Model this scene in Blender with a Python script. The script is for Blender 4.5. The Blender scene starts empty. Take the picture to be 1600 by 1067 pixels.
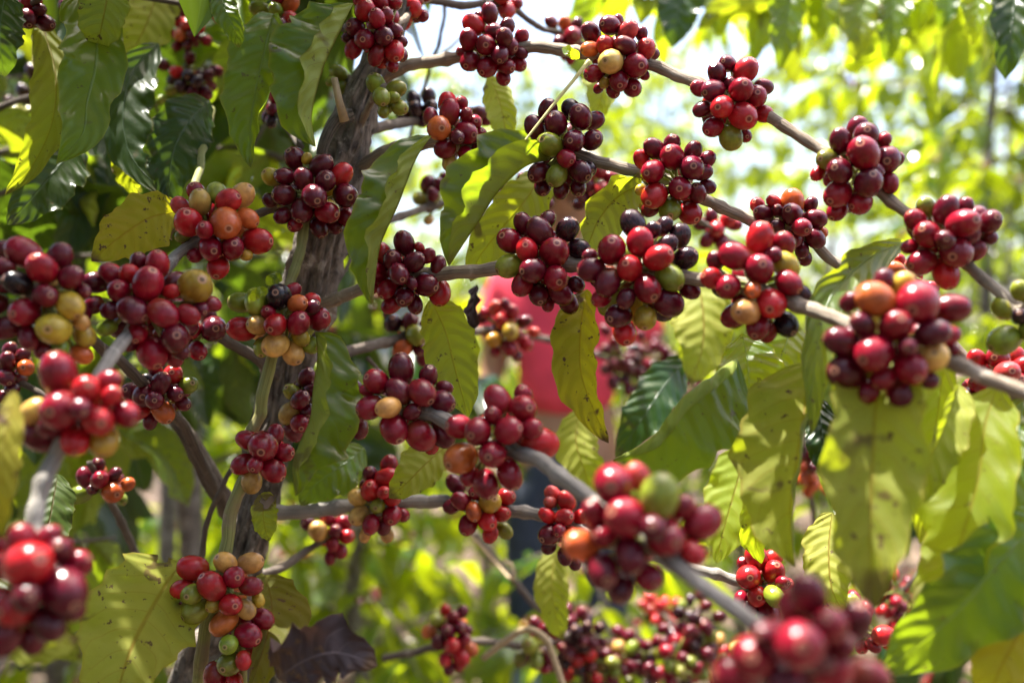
import bpy, math, random
import numpy as np
from mathutils import Vector, Matrix

# ------------------------------------------------------------------ camera, sky, sun, exposure
R = math.radians
sc = bpy.context.scene
COL = sc.collection
F = 1556.0                       # focal length in photo pixels (35 mm on a 36 mm frame, 1600 px wide)
CAM = np.array([0.0, 0.0, 1.2])
cd = bpy.data.cameras.new("camera")
cam = bpy.data.objects.new("camera", cd)
COL.objects.link(cam)
cam.location = CAM
cam.rotation_euler = (R(90), 0, 0)
cd.sensor_width = 36.0
cd.lens = F / 1600 * 36.0
cd.clip_start = 0.02
cd.clip_end = 500
cd.dof.use_dof = True
cd.dof.focus_distance = 0.615
cd.dof.aperture_fstop = 3.8
cd.dof.aperture_blades = 0
sc.camera = cam

TO_SUN = Vector((-0.26, 0.15, 0.95)).normalized()
elev = math.asin(TO_SUN.z)
w = bpy.data.worlds.new("World")
sc.world = w
w.use_nodes = True
nt = w.node_tree
bg = nt.nodes["Background"]
sky = nt.nodes.new("ShaderNodeTexSky")
sky.sky_type = 'NISHITA'
sky.sun_disc = False
sky.sun_elevation = elev
sky.sun_rotation = math.atan2(-TO_SUN.x, TO_SUN.y)
sky.air_density = 1.0
sky.dust_density = 4.0
nt.links.new(sky.outputs[0], bg.inputs[0])
bg.inputs[1].default_value = 0.11
sl = bpy.data.lights.new("sun", 'SUN')
sl.energy = 5.0
sl.angle = R(0.53)
sl.color = (1.0, 0.95, 0.86)
so = bpy.data.objects.new("sun", sl)
COL.objects.link(so)
so.rotation_euler = TO_SUN.to_track_quat('Z', 'Y').to_euler()
so.location = (0, 0, 6)
sc.view_settings.view_transform = 'Standard'
sc.view_settings.look = 'None'
sc.view_settings.gamma = 1.0
sc.view_settings.exposure = 2.2
sc.render.engine = 'CYCLES'
sc.cycles.use_denoising = True
sc.cycles.max_bounces = 5
sc.cycles.diffuse_bounces = 2
sc.cycles.transmission_bounces = 3
sc.cycles.transparent_max_bounces = 5
sc.cycles.sample_clamp_indirect = 6.0
sc.cycles.use_adaptive_sampling = True
sc.cycles.adaptive_threshold = 0.02

rng = np.random.default_rng(7)
random.seed(7)


def W(x, y, d):
    """photo pixel at a given distance along the view axis -> world point"""
    return np.array([(x - 800.0) / F * d, d, 1.2 - (y - 533.5) / F * d])


# ------------------------------------------------------------------ object helpers
def empty(name, loc=(0, 0, 0), parent=None):
    o = bpy.data.objects.new(name, None)
    COL.objects.link(o)
    o.location = loc
    o.empty_display_size = 0.02
    if parent:
        o.parent = parent
    return o


def tag(o, label=None, cat=None, group=None, kind=None):
    if label: o["label"] = label
    if cat: o["category"] = cat
    if group: o["group"] = group
    if kind: o["kind"] = kind
    return o


def add(name, me, parent=None, mat=None, kind=None):
    if mat is not None and not me.materials:
        me.materials.append(mat)
    o = bpy.data.objects.new(name, me)
    COL.objects.link(o)
    if parent:
        o.parent = parent
        ploc = Vector((0, 0, 0))
        p = parent
        while p:
            ploc += p.location
            p = p.parent
        o.matrix_parent_inverse = Matrix.Translation(-ploc)   # children are given in world coordinates
    if kind: o["kind"] = kind
    return o


def mesh(name, V, Fc, uv=None, smooth=True, attrs=None):
    """V (n,3); Fc (m,k) faces of one size or list of such arrays"""
    me = bpy.data.meshes.new(name)
    V = np.asarray(V, np.float32)
    fl = Fc if isinstance(Fc, list) else [Fc]
    fl = [np.asarray(f, np.int32) for f in fl if len(f)]
    nl = sum(f.size for f in fl)
    nf = sum(len(f) for f in fl)
    me.vertices.add(len(V))
    me.vertices.foreach_set("co", V.ravel())
    me.loops.add(nl)
    loops = np.concatenate([f.ravel() for f in fl])
    me.loops.foreach_set("vertex_index", loops)
    me.polygons.add(nf)
    tot = np.concatenate([np.full(len(f), f.shape[1], np.int32) for f in fl])
    me.polygons.foreach_set("loop_start", np.concatenate([[0], np.cumsum(tot)[:-1]]).astype(np.int32))
    me.polygons.foreach_set("loop_total", tot)
    me.polygons.foreach_set("use_smooth", np.full(nf, smooth, dtype=bool))
    if uv is not None:
        l = me.uv_layers.new(name="UVMap")
        l.data.foreach_set("uv", np.asarray(uv, np.float32)[loops].ravel())
    for k, (typ, data) in (attrs or {}).items():
        a = me.attributes.new(k, typ, 'POINT')
        key = {"FLOAT": "value", "FLOAT_VECTOR": "vector", "FLOAT_COLOR": "color"}[typ]
        a.data.foreach_set(key, np.asarray(data, np.float32).ravel())
    me.update()
    me.validate()
    return me


def join_copies(bV, bF, mats, bUV=None):
    """many transformed copies of one small mesh as arrays; mats (n,4,4)"""
    n, m = len(mats), len(bV)
    H = np.concatenate([bV, np.ones((m, 1))], 1)
    V = np.einsum('nij,mj->nmi', mats, H)[:, :, :3].reshape(-1, 3)
    Fc = (bF[None] + (np.arange(n) * m)[:, None, None]).reshape(-1, bF.shape[1])
    uv = None if bUV is None else np.tile(bUV, (n, 1))
    return V, Fc, uv


def catmull(P, n_per=6):
    P = np.asarray(P, float)
    Q = np.vstack([2 * P[0] - P[1], P, 2 * P[-1] - P[-2]])
    out = []
    for i in range(1, len(Q) - 2):
        for t in np.linspace(0, 1, n_per, endpoint=False):
            a, b, c, d = Q[i - 1], Q[i], Q[i + 1], Q[i + 2]
            out.append(0.5 * (2 * b + (c - a) * t + (2 * a - 5 * b + 4 * c - d) * t * t + (3 * b - a - 3 * c + d) * t ** 3))
    out.append(Q[-2])
    return np.array(out)


def frames(P):
    T = np.gradient(P, axis=0)
    T /= np.linalg.norm(T, axis=1)[:, None] + 1e-12
    up = np.array([0, -1.0, 0.15])
    S = np.cross(T, up)
    S /= np.linalg.norm(S, axis=1)[:, None] + 1e-9
    N = np.cross(S, T)
    return T, S, N


def tube_arrays(P, r, seg=10, rough=0.0, seed=0, nodes=None):
    P = np.asarray(P, float)
    r = np.broadcast_to(np.asarray(r, float), (len(P),)).copy()
    T, S, N = frames(P)
    g = np.random.default_rng(seed)
    a = np.linspace(0, 2 * np.pi, seg, endpoint=False)
    L = np.concatenate([[0], np.cumsum(np.linalg.norm(np.diff(P, axis=0), axis=1))])
    rr = r[:, None] * np.ones((1, seg))
    if rough:
        ph = g.uniform(0, 6.28, 8)
        for k in range(4):
            rr *= 1 + rough * 0.5 * np.sin((k + 2) * a[None] + ph[k] + L[:, None] * (14 + 9 * k)) / (k * .4 + 1)
        m = max(3, len(P) // 6)                       # fibres that run along the stem
        cs = g.normal(0, .45, (m, seg))
        xi = np.linspace(0, m - 1, len(P))
        rr *= 1 + rough * np.stack([np.interp(xi, np.arange(m), cs[:, k]) for k in range(seg)], 1)
    V = P[:, None] + rr[:, :, None] * (np.cos(a)[None, :, None] * S[:, None] + np.sin(a)[None, :, None] * N[:, None])
    n = len(P)
    i = np.arange(n - 1)[:, None] * seg
    j = np.arange(seg)[None]
    j2 = (j + 1) % seg
    Fq = np.stack([i + j, i + j2, i + seg + j2, i + seg + j], -1).reshape(-1, 4)
    V = V.reshape(-1, 3)
    uv = np.stack([np.tile(np.arange(seg) / seg, n), np.repeat(L * 20, seg)], 1)
    V = np.vstack([V, P[:1], P[-1:]])
    uv = np.vstack([uv, [[.5, 0]], [[.5, L[-1] * 20]]])
    c0, c1 = n * seg, n * seg + 1
    caps = np.stack([np.full(seg, c0), j2[0], j[0]], -1)
    cape = np.stack([np.full(seg, c1), (n - 1) * seg + j[0], (n - 1) * seg + j2[0]], -1)
    return V, [Fq, np.vstack([caps, cape])], uv


def tube(name, P, r, parent, mat, seg=10, rough=0.0, seed=0):
    V, Fc, uv = tube_arrays(P, r, seg, rough, seed)
    return add(name, mesh(name, V, Fc, uv), parent, mat)


# ------------------------------------------------------------------ materials
def new_mat(name):
    m = bpy.data.materials.new(name)
    m.use_nodes = True
    t = m.node_tree
    t.nodes.clear()
    out = t.nodes.new("ShaderNodeOutputMaterial")
    return m, t, out


class NB:
    """tiny node-building helper"""
    def __init__(s, t): s.t = t
    def n(s, typ, **k):
        nd = s.t.nodes.new(typ)
        for a, b in k.items(): setattr(nd, a, b)
        return nd
    def put(s, sock, v):
        if isinstance(v, bpy.types.NodeSocket): s.t.links.new(v, sock)
        elif v is not None: sock.default_value = v
    def math(s, op, a, b=None, c=None, clamp=False):
        nd = s.n("ShaderNodeMath", operation=op, use_clamp=clamp)
        for i, v in enumerate((a, b, c)): s.put(nd.inputs[i], v)
        return nd.outputs[0]
    def mix(s, f, a, b, bt='MIX'):
        nd = s.n("ShaderNodeMix", data_type='RGBA', blend_type=bt)
        s.put(nd.inputs[0], f); s.put(nd.inputs[6], a); s.put(nd.inputs[7], b)
        return nd.outputs[2]
    def noise(s, vec, scale, detail=2.0, rough=0.5, dist=0.0, out=0):
        nd = s.n("ShaderNodeTexNoise")
        s.put(nd.inputs["Vector"], vec)
        nd.inputs["Scale"].default_value = scale
        nd.inputs["Detail"].default_value = detail
        nd.inputs["Roughness"].default_value = rough
        nd.inputs["Distortion"].default_value = dist
        return nd.outputs[out]
    def ramp(s, v, lo, hi):
        nd = s.n("ShaderNodeMapRange", clamp=True)
        s.put(nd.inputs[0], v)
        nd.inputs[1].default_value = lo; nd.inputs[2].default_value = hi
        return nd.outputs[0]
    def vmath(s, op, a, b=None):
        nd = s.n("ShaderNodeVectorMath", operation=op)
        s.put(nd.inputs[0], a); s.put(nd.inputs[1], b)
        return nd.outputs[0]
    def bump(s, h, strength, dist=0.001, normal=None):
        nd = s.n("ShaderNodeBump")
        nd.inputs["Strength"].default_value = strength
        nd.inputs["Distance"].default_value = dist
        s.put(nd.inputs["Height"], h)
        if normal: s.put(nd.inputs["Normal"], normal)
        return nd.outputs[0]


def c4(c): return (c[0], c[1], c[2], 1.0)


def leaf_material(name, up, under, trans, spots=0.5, rough=0.32, tmix=0.4, blotch=(0.32, 0.28, 0.05), blotch_amt=0.35,
                  spot_col=(0.10, 0.055, 0.025), vein=1.0, bulk=False):
    m, t, out = new_mat(name)
    b = NB(t)
    uvn = b.n("ShaderNodeUVMap")
    sep = b.n("ShaderNodeSeparateXYZ")
    b.put(sep.inputs[0], uvn.outputs[0])
    u = b.math('SUBTRACT', b.math('MULTIPLY', sep.outputs[0], 2.0), 1.0)
    au = b.math('ABSOLUTE', u)
    v = sep.outputs[1]
    geo = b.n("ShaderNodeNewGeometry")
    tc = b.n("ShaderNodeTexCoord")
    oi = b.n("ShaderNodeObjectInfo")
    if bulk:
        at = b.n("ShaderNodeAttribute", attribute_name="rnd")
        rnd = at.outputs["Fac"]
    else:
        rnd = oi.outputs["Random"]
    shift = b.n("ShaderNodeCombineXYZ")
    b.put(shift.inputs[0], b.math('MULTIPLY', rnd, 37.0))
    pos = b.vmath('ADD', tc.outputs["Object"], shift.outputs[0])
    # midrib and curved side veins
    n0 = b.noise(pos, 25, 2, .5)
    mid = b.math('SUBTRACT', 1.0, b.ramp(au, 0.015, 0.05))
    q = b.math('ADD', b.math('MULTIPLY', b.math('ADD', v, b.math('MULTIPLY', n0, .05)), 9.0), b.math('MULTIPLY', b.math('POWER', au, 1.5), -1.7))
    q = b.math('ADD', q, b.math('MULTIPLY', b.math('GREATER_THAN', u, 0.0), 0.4))
    fr = b.math('ABSOLUTE', b.math('SUBTRACT', b.math('FRACT', q), 0.5))
    side = b.math('MULTIPLY', b.math('SUBTRACT', 1.0, b.ramp(fr, 0.0, 0.045)), b.math('SUBTRACT', 1.0, b.ramp(au, .75, .98)))
    veins = b.math('MAXIMUM', mid, b.math('MULTIPLY', side, 0.62))
    n1 = b.noise(pos, 22, 3, .6)
    n2 = b.noise(pos, 70, 3, .6)
    n3 = b.noise(pos, 160, 4, .65)
    hue = b.n("ShaderNodeHueSaturation")
    up_c = b.mix(b.math('MULTIPLY', b.ramp(n1, .4, .75), blotch_amt), c4(up), c4([(a * .45 + c * .55) for a, c in zip(up, blotch)]))
    un_c = b.mix(b.math('MULTIPLY', b.ramp(n1, .4, .75), blotch_amt), c4(under), c4(blotch))
    col = b.mix(geo.outputs["Backfacing"], up_c, un_c)
    var = b.math('ADD', 0.72, b.math('MULTIPLY', rnd, 0.56))
    var = b.math('MULTIPLY', var, b.math('ADD', .85, b.math('MULTIPLY', n2, .3)))
    b.put(hue.inputs["Color"], col)
    b.put(hue.inputs["Value"], var)
    b.put(hue.inputs["Hue"], b.math('ADD', 0.485, b.math('MULTIPLY', b.math('FRACT', b.math('MULTIPLY', rnd, 7.3)), 0.03)))
    col = hue.outputs[0]
    vc = b.mix(geo.outputs["Backfacing"], c4([min(1, a * 1.5 + .04) for a in up]), c4([under[0] * .85 + .02, under[1] * .50, under[2] * .4]))
    col = b.mix(b.math('MULTIPLY', veins, 0.85 * vein), col, vc)
    # dry margin, brown spots and blemishes
    edge = b.math('MULTIPLY', b.ramp(au, .93, .985), .7)
    col = b.mix(edge, col, c4([blotch[0] * .9, blotch[1] * .75, blotch[2]]))
    sp = b.math('MULTIPLY', b.ramp(n3, .675 - .06 * spots, .71 - .06 * spots), min(1, spots * 1.2))
    big = b.math('MULTIPLY', b.ramp(b.noise(pos, 30, 3, .55, .4), .655 - .04 * spots, .69 - .04 * spots), min(1, spots))
    tipn = b.math('ADD', b.math('MULTIPLY', v, .8), b.math('MULTIPLY', n1, .35))
    tip = b.math('MULTIPLY', b.ramp(tipn, .93, .97), min(1, spots))
    sp = b.math('MAXIMUM', b.math('MAXIMUM', sp, big), tip)
    col = b.mix(sp, col, c4(spot_col))
    pr = b.n("ShaderNodeBsdfPrincipled")
    b.put(pr.inputs["Base Color"], col)
    rg = b.math('ADD', rough, b.math('MULTIPLY', geo.outputs["Backfacing"], .22))
    b.put(pr.inputs["Roughness"], b.math('ADD', rg, b.math('MULTIPLY', n2, .12)))
    b.put(pr.inputs["Specular IOR Level"], b.math('SUBTRACT', .34, b.math('MULTIPLY', geo.outputs["Backfacing"], .2)))
    quilt = b.math('MULTIPLY', b.math('COSINE', b.math('MULTIPLY', fr, 6.283)), b.math('MULTIPLY', n1, 0.9))
    h = b.math('ADD', b.math('MULTIPLY', quilt, -1.0), b.math('MULTIPLY', mid, .5))
    h = b.math('ADD', h, b.math('MULTIPLY', n2, .5))
    nrm = b.bump(h, 0.55, 0.0012)
    b.put(pr.inputs["Normal"], nrm)
    tr = b.n("ShaderNodeBsdfTranslucent")
    tcol = b.mix(b.math('MULTIPLY', veins, .45), c4(trans), c4([x * .45 for x in trans]))
    tcol = b.mix(b.math('MULTIPLY', n1, .45), tcol, c4([trans[0] * 1.25, trans[1] * .9, trans[2] * .8]))
    tcol = b.mix(sp, tcol, c4([x * .6 for x in spot_col]))
    b.put(tr.inputs["Color"], tcol)
    b.put(tr.inputs["Normal"], nrm)
    mx = b.n("ShaderNodeMixShader")
    mx.inputs[0].default_value = tmix
    t.links.new(pr.outputs[0], mx.inputs[1])
    t.links.new(tr.outputs[0], mx.inputs[2])
    if bulk:
        t.links.new(mx.outputs[0], out.inputs[0])
        return m
    hole = b.ramp(b.noise(pos, 30, 3, .55, .4), .725 - .04 * spots, .73 - .04 * spots)   # insect holes inside the brown patches
    hm = b.n("ShaderNodeMixShader")
    tp = b.n("ShaderNodeBsdfTransparent")
    b.put(hm.inputs[0], hole)
    t.links.new(mx.outputs[0], hm.inputs[1])
    t.links.new(tp.outputs[0], hm.inputs[2])
    t.links.new(hm.outputs[0], out.inputs[0])
    return m


def bulk_leaf_material(name, up, under, trans, rough=.2, tmix=.5, blotch=(.32, .28, .05)):
    """leaves of the trees farther off: colour per leaf, pale midrib, soft mottling"""
    m, t, out = new_mat(name)
    b = NB(t)
    uvn = b.n("ShaderNodeUVMap")
    sep = b.n("ShaderNodeSeparateXYZ")
    b.put(sep.inputs[0], uvn.outputs[0])
    au = b.math('ABSOLUTE', b.math('SUBTRACT', b.math('MULTIPLY', sep.outputs[0], 2.0), 1.0))
    mid = b.math('SUBTRACT', 1.0, b.ramp(au, 0.02, 0.08))
    geo = b.n("ShaderNodeNewGeometry")
    rnd = b.n("ShaderNodeAttribute", attribute_name="rnd").outputs["Fac"]
    tc = b.n("ShaderNodeTexCoord")
    n1 = b.noise(tc.outputs["Object"], 20, 2, .6)
    col = b.mix(geo.outputs["Backfacing"], c4(up), c4(under))
    col = b.mix(b.math('MULTIPLY', b.ramp(n1, .45, .75), .35), col, c4(blotch))
    hue = b.n("ShaderNodeHueSaturation")
    b.put(hue.inputs["Color"], col)
    b.put(hue.inputs["Value"], b.math('ADD', 0.6, b.math('MULTIPLY', rnd, 0.8)))
    b.put(hue.inputs["Hue"], b.math('ADD', 0.48, b.math('MULTIPLY', b.math('FRACT', b.math('MULTIPLY', rnd, 7.3)), 0.04)))
    col = b.mix(b.math('MULTIPLY', mid, .5), hue.outputs[0], c4([min(1, x * 1.7 + .03) for x in up]))
    pr = b.n("ShaderNodeBsdfPrincipled")
    b.put(pr.inputs["Base Color"], col)
    b.put(pr.inputs["Roughness"], b.math('ADD', rough, b.math('MULTIPLY', geo.outputs["Backfacing"], .22)))
    pr.inputs["Specular IOR Level"].default_value = 0.45
    tr = b.n("ShaderNodeBsdfTranslucent")
    b.put(tr.inputs["Color"], b.mix(n1, c4(trans), c4([trans[0] * 1.2, trans[1] * .85, trans[2] * .8])))
    mx = b.n("ShaderNodeMixShader")
    mx.inputs[0].default_value = tmix
    t.links.new(pr.outputs[0], mx.inputs[1])
    t.links.new(tr.outputs[0], mx.inputs[2])
    t.links.new(mx.outputs[0], out.inputs[0])
    return m


def bark_material(name, c0, c1, c2, streak=1.0, rough=.85, bump=.8, mossy=0.0):
    m, t, out = new_mat(name)
    b = NB(t)
    uvn = b.n("ShaderNodeUVMap")
    mp = b.n("ShaderNodeMapping")
    mp.inputs["Scale"].default_value = (9, 0.55 * streak, 1)
    b.put(mp.inputs[0], uvn.outputs[0])
    tc = b.n("ShaderNodeTexCoord")
    n1 = b.noise(mp.outputs[0], 2.2, 5, .65, .4)
    n2 = b.noise(tc.outputs["Object"], 90, 4, .6)
    n3 = b.noise(tc.outputs["Object"], 35, 3, .5)
    col = b.mix(b.ramp(n1, .36, .62), c4(c0), c4(c1))
    col = b.mix(b.math('MULTIPLY', b.ramp(n3, .5, .72), .75), col, c4(c2))
    col = b.mix(b.math('MULTIPLY', b.ramp(n2, .6, .75), .5), col, c4([x * .4 for x in c0]))
    lich = b.ramp(b.noise(tc.outputs["Object"], 55, 4, .7, .6), .60, .66)
    col = b.mix(b.math('MULTIPLY', lich, .55), col, c4([min(1, x * 1.35 + .03) for x in c2]))
    if mossy:
        col = b.mix(b.math('MULTIPLY', b.ramp(b.noise(tc.outputs["Object"], 18, 3, .6), .48, .66), mossy), col, (.20, .22, .05, 1))
    pr = b.n("ShaderNodeBsdfPrincipled")
    b.put(pr.inputs["Base Color"], col)
    pr.inputs["Roughness"].default_value = rough
    pr.inputs["Specular IOR Level"].default_value = .3
    h = b.math('ADD', n1, b.math('MULTIPLY', n2, .5))
    b.put(pr.inputs["Normal"], b.bump(h, bump, .0045))
    t.links.new(pr.outputs[0], out.inputs[0])
    return m


def cherry_material(name, per_object):
    m, t, out = new_mat(name)
    b = NB(t)
    oi = b.n("ShaderNodeObjectInfo")
    lp = b.n("ShaderNodeAttribute", attribute_name="lp").outputs["Vector"]
    if per_object:
        base = oi.outputs["Color"]
        rnd = oi.outputs["Random"]
    else:
        base = b.n("ShaderNodeAttribute", attribute_name="col").outputs["Color"]
        rnd = b.n("ShaderNodeAttribute", attribute_name="rnd").outputs["Fac"]
    sh = b.n("ShaderNodeCombineXYZ")
    b.put(sh.inputs[0], b.math('MULTIPLY', rnd, 31.0))
    b.put(sh.inputs[1], b.math('MULTIPLY', rnd, 17.0))
    p = b.vmath('ADD', lp, sh.outputs[0])
    mp = b.n("ShaderNodeMapping")
    mp.inputs["Scale"].default_value = (9, 9, 1.6)
    b.put(mp.inputs[0], p)
    st = b.noise(mp.outputs[0], 2.0, 4, .6)
    bl = b.noise(p, 2.4, 3, .5)
    fine = b.noise(p, 26, 3, .6)
    sepl = b.n("ShaderNodeSeparateXYZ")
    b.put(sepl.inputs[0], lp)
    rad = b.math('SQRT', b.math('ADD', b.math('POWER', sepl.outputs[0], 2.0), b.math('POWER', sepl.outputs[1], 2.0)))
    dark = b.mix(1.0, base, (.42, .34, .42, 1), 'MULTIPLY')
    light = b.mix(.16, base, (.60, .10, .05, 1))
    col = b.mix(b.math('MULTIPLY', b.ramp(bl, .36, .66), .75), base, dark)
    ripe = b.mix(.4, base, (.55, .22, .03, 1))
    grad = b.math('MULTIPLY', b.ramp(b.math('ADD', b.math('MULTIPLY', sepl.outputs[2], -1.0), b.math('MULTIPLY', b.math('SUBTRACT', bl, .5), 1.6)), .10, .75), b.math('FRACT', b.math('MULTIPLY', rnd, 5.7)))
    col = b.mix(b.math('MULTIPLY', grad, .55), col, ripe)
    col = b.mix(b.math('MULTIPLY', b.ramp(st, .52, .70), .45), col, light)
    col = b.mix(b.math('MULTIPLY', b.ramp(fine, .66, .74), .25), col, (.40, .20, .12, 1))
    # navel disc at the free end
    top = b.math('GREATER_THAN', sepl.outputs[2], 0.2)
    ring = b.math('MULTIPLY', b.math('SUBTRACT', b.ramp(rad, .055, .07), b.ramp(rad, .10, .125)), top)
    disc = b.math('MULTIPLY', b.math('SUBTRACT', 1.0, b.ramp(rad, .05, .07)), top)
    col = b.mix(b.math('MULTIPLY', ring, .6), col, (.40, .20, .12, 1))
    col = b.mix(b.math('MULTIPLY', disc, .75), col, (.06, .025, .018, 1))
    scar = b.math('MULTIPLY', b.ramp(b.noise(p, 4.5, 4, .6, .5), .70, .74), .7)
    col = b.mix(scar, col, (.13, .06, .035, 1))
    pr = b.n("ShaderNodeBsdfPrincipled")
    b.put(pr.inputs["Base Color"], col)
    b.put(pr.inputs["Roughness"], b.math('ADD', .13, b.math('MULTIPLY', b.math('ADD', st, b.math('MULTIPLY', scar, .8)), .16)))
    pr.inputs["Specular IOR Level"].default_value = .36
    h = b.math('ADD', b.math('MULTIPLY', st, .6), b.math('ADD', b.math('MULTIPLY', fine, .25), b.math('MULTIPLY', ring, -1.2)))
    b.put(pr.inputs["Normal"], b.bump(h, .22, .0012))
    t.links.new(pr.outputs[0], out.inputs[0])
    return m


def plain(name, c, rough=.8, noise=0.25, scale=40):
    m, t, out = new_mat(name)
    b = NB(t)
    tc = b.n("ShaderNodeTexCoord")
    n = b.noise(tc.outputs["Object"], scale, 4, .6)
    col = b.mix(b.ramp(n, .3, .7), c4([x * (1 - noise) for x in c]), c4([min(1, x * (1 + noise)) for x in c]))
    pr = b.n("ShaderNodeBsdfPrincipled")
    b.put(pr.inputs["Base Color"], col)
    pr.inputs["Roughness"].default_value = rough
    pr.inputs["Specular IOR Level"].default_value = .3
    b.put(pr.inputs["Normal"], b.bump(n, .3, .003))
    t.links.new(pr.outputs[0], out.inputs[0])
    return m


M = {}
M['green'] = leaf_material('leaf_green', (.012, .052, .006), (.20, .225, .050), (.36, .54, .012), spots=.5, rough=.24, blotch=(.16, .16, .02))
M['dark'] = leaf_material('leaf_dark', (.007, .028, .005), (.036, .058, .009), (.13, .24, .010), spots=.35, rough=.25, tmix=.26, blotch=(.09, .10, .015))  # copy of the green leaf, darkened for leaves deep in shade
M['olive'] = leaf_material('leaf_olive', (.022, .066, .007), (.175, .205, .038), (.48, .60, .014), spots=.75, rough=.34, blotch=(.22, .19, .025))
M['yellow'] = leaf_material('leaf_yellowing', (.05, .08, .008), (.185, .185, .020), (.52, .52, .012), spots=.95, rough=.38, blotch=(.24, .17, .02), blotch_amt=.75)
M['bright'] = leaf_material('leaf_bright', (.03, .09, .008), (.12, .175, .020), (.56, .72, .014), spots=.5, rough=.28, tmix=.5, blotch=(.2, .2, .02))
M['moss'] = leaf_material('leaf_shade_spotted', (.03, .06, .006), (.070, .080, .009), (.26, .28, .008), spots=1.0, rough=.38, blotch=(.13, .10, .012), blotch_amt=.8)  # olive leaf darkened to look shaded, with brown spots and blotches
M['dry'] = leaf_material('leaf_dry', (.055, .036, .040), (.09, .06, .05), (.06, .03, .02), spots=.9, rough=.6, tmix=.08, blotch=(.09, .06, .05))
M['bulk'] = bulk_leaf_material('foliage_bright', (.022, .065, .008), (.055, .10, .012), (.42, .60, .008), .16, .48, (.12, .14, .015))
M['bulk_shade'] = bulk_leaf_material('foliage_shade', (.007, .026, .005), (.03, .05, .008), (.13, .24, .01), .24, .26, (.06, .06, .01))  # copy of the foliage with shade put into its colours
M['bark'] = bark_material('trunk_bark', (.045, .036, .030), (.20, .17, .14), (.30, .27, .23), 2.2, .95, 1.0)
M['branch'] = bark_material('branch_bark', (.14, .105, .075), (.30, .24, .175), (.36, .31, .25), .8, .8, .6)
M['branch_dark'] = bark_material('branch_bark_dark', (.065, .05, .04), (.14, .11, .085), (.19, .16, .13), .8, .85, .7)
M['branch_grey'] = bark_material('branch_bark_grey', (.13, .115, .10), (.26, .235, .205), (.32, .295, .26), .6, .65, .35)
M['shoot'] = bark_material('shoot_bark_green', (.15, .16, .045), (.25, .25, .08), (.20, .13, .09), .5, .6, .3, mossy=.3)
M['petiole'] = plain('petiole_green', (.22, .24, .05), .5, .3, 200)
M['straw'] = plain('dry_straw', (.48, .43, .16), .6, .25, 150)
M['twig'] = plain('dry_twig_tan', (.36, .27, .16), .7, .3, 120)
M['cherry'] = cherry_material('coffee_cherry', True)
M['cherries'] = cherry_material('coffee_cherries_joined', False)

# ------------------------------------------------------------------ ground
def ground():
    m, t, out = new_mat('plantation_soil')
    b = NB(t)
    tc = b.n("ShaderNodeTexCoord")
    n1 = b.noise(tc.outputs["Object"], 1.3, 5, .6)
    n2 = b.noise(tc.outputs["Object"], 14, 5, .65)
    n3 = b.noise(tc.outputs["Object"], 60, 4, .6)
    col = b.mix(b.ramp(n1, .35, .65), (.075, .045, .03, 1), (.13, .085, .058, 1))
    col = b.mix(b.math('MULTIPLY', b.ramp(n2, .5, .7), .6), col, (.20, .145, .10, 1))
    col = b.mix(b.math('MULTIPLY', b.ramp(n3, .6, .7), .5), col, (.07, .045, .03, 1))
    pr = b.n("ShaderNodeBsdfPrincipled")
    b.put(pr.inputs["Base Color"], col)
    pr.inputs["Roughness"].default_value = .95
    b.put(pr.inputs["Normal"], b.bump(b.math('ADD', n2, n3), .8, .03))
    t.links.new(pr.outputs[0], out.inputs[0])
    # one sheet, fine near the camera and coarse to the horizon
    xs = np.concatenate([-np.geomspace(400, 8, 14), np.linspace(-7, 7, 57), np.geomspace(8, 400, 14)])
    ys = np.concatenate([-np.geomspace(400, 4, 12), np.linspace(-3, 11, 57), np.geomspace(12, 400, 14)])
    X, Y = np.meshgrid(xs, ys)
    Z = .03 * np.sin(X * 2.1 + 1) * np.cos(Y * 1.7) + .012 * np.sin(X * 6 + Y * 5)
    Z *= np.exp(-((X / 20) ** 2 + (Y / 20) ** 2))
    nx = len(xs)
    i = (np.arange(len(ys) - 1)[:, None] * nx + np.arange(nx - 1)[None]).ravel()
    Fq = np.stack([i, i + 1, i + nx + 1, i + nx], -1)
    o = add('ground', mesh('ground', np.stack([X, Y, Z], -1).reshape(-1, 3), Fq), None, m)
    tag(o, 'brown plantation soil strewn with fallen leaves', 'ground', kind='structure')


ground()

# ------------------------------------------------------------------ leaves
def width_profile(v):
    return 2.72 * np.maximum(v, 0) ** 0.66 * np.maximum(1 - v, 0) ** 0.80


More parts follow.
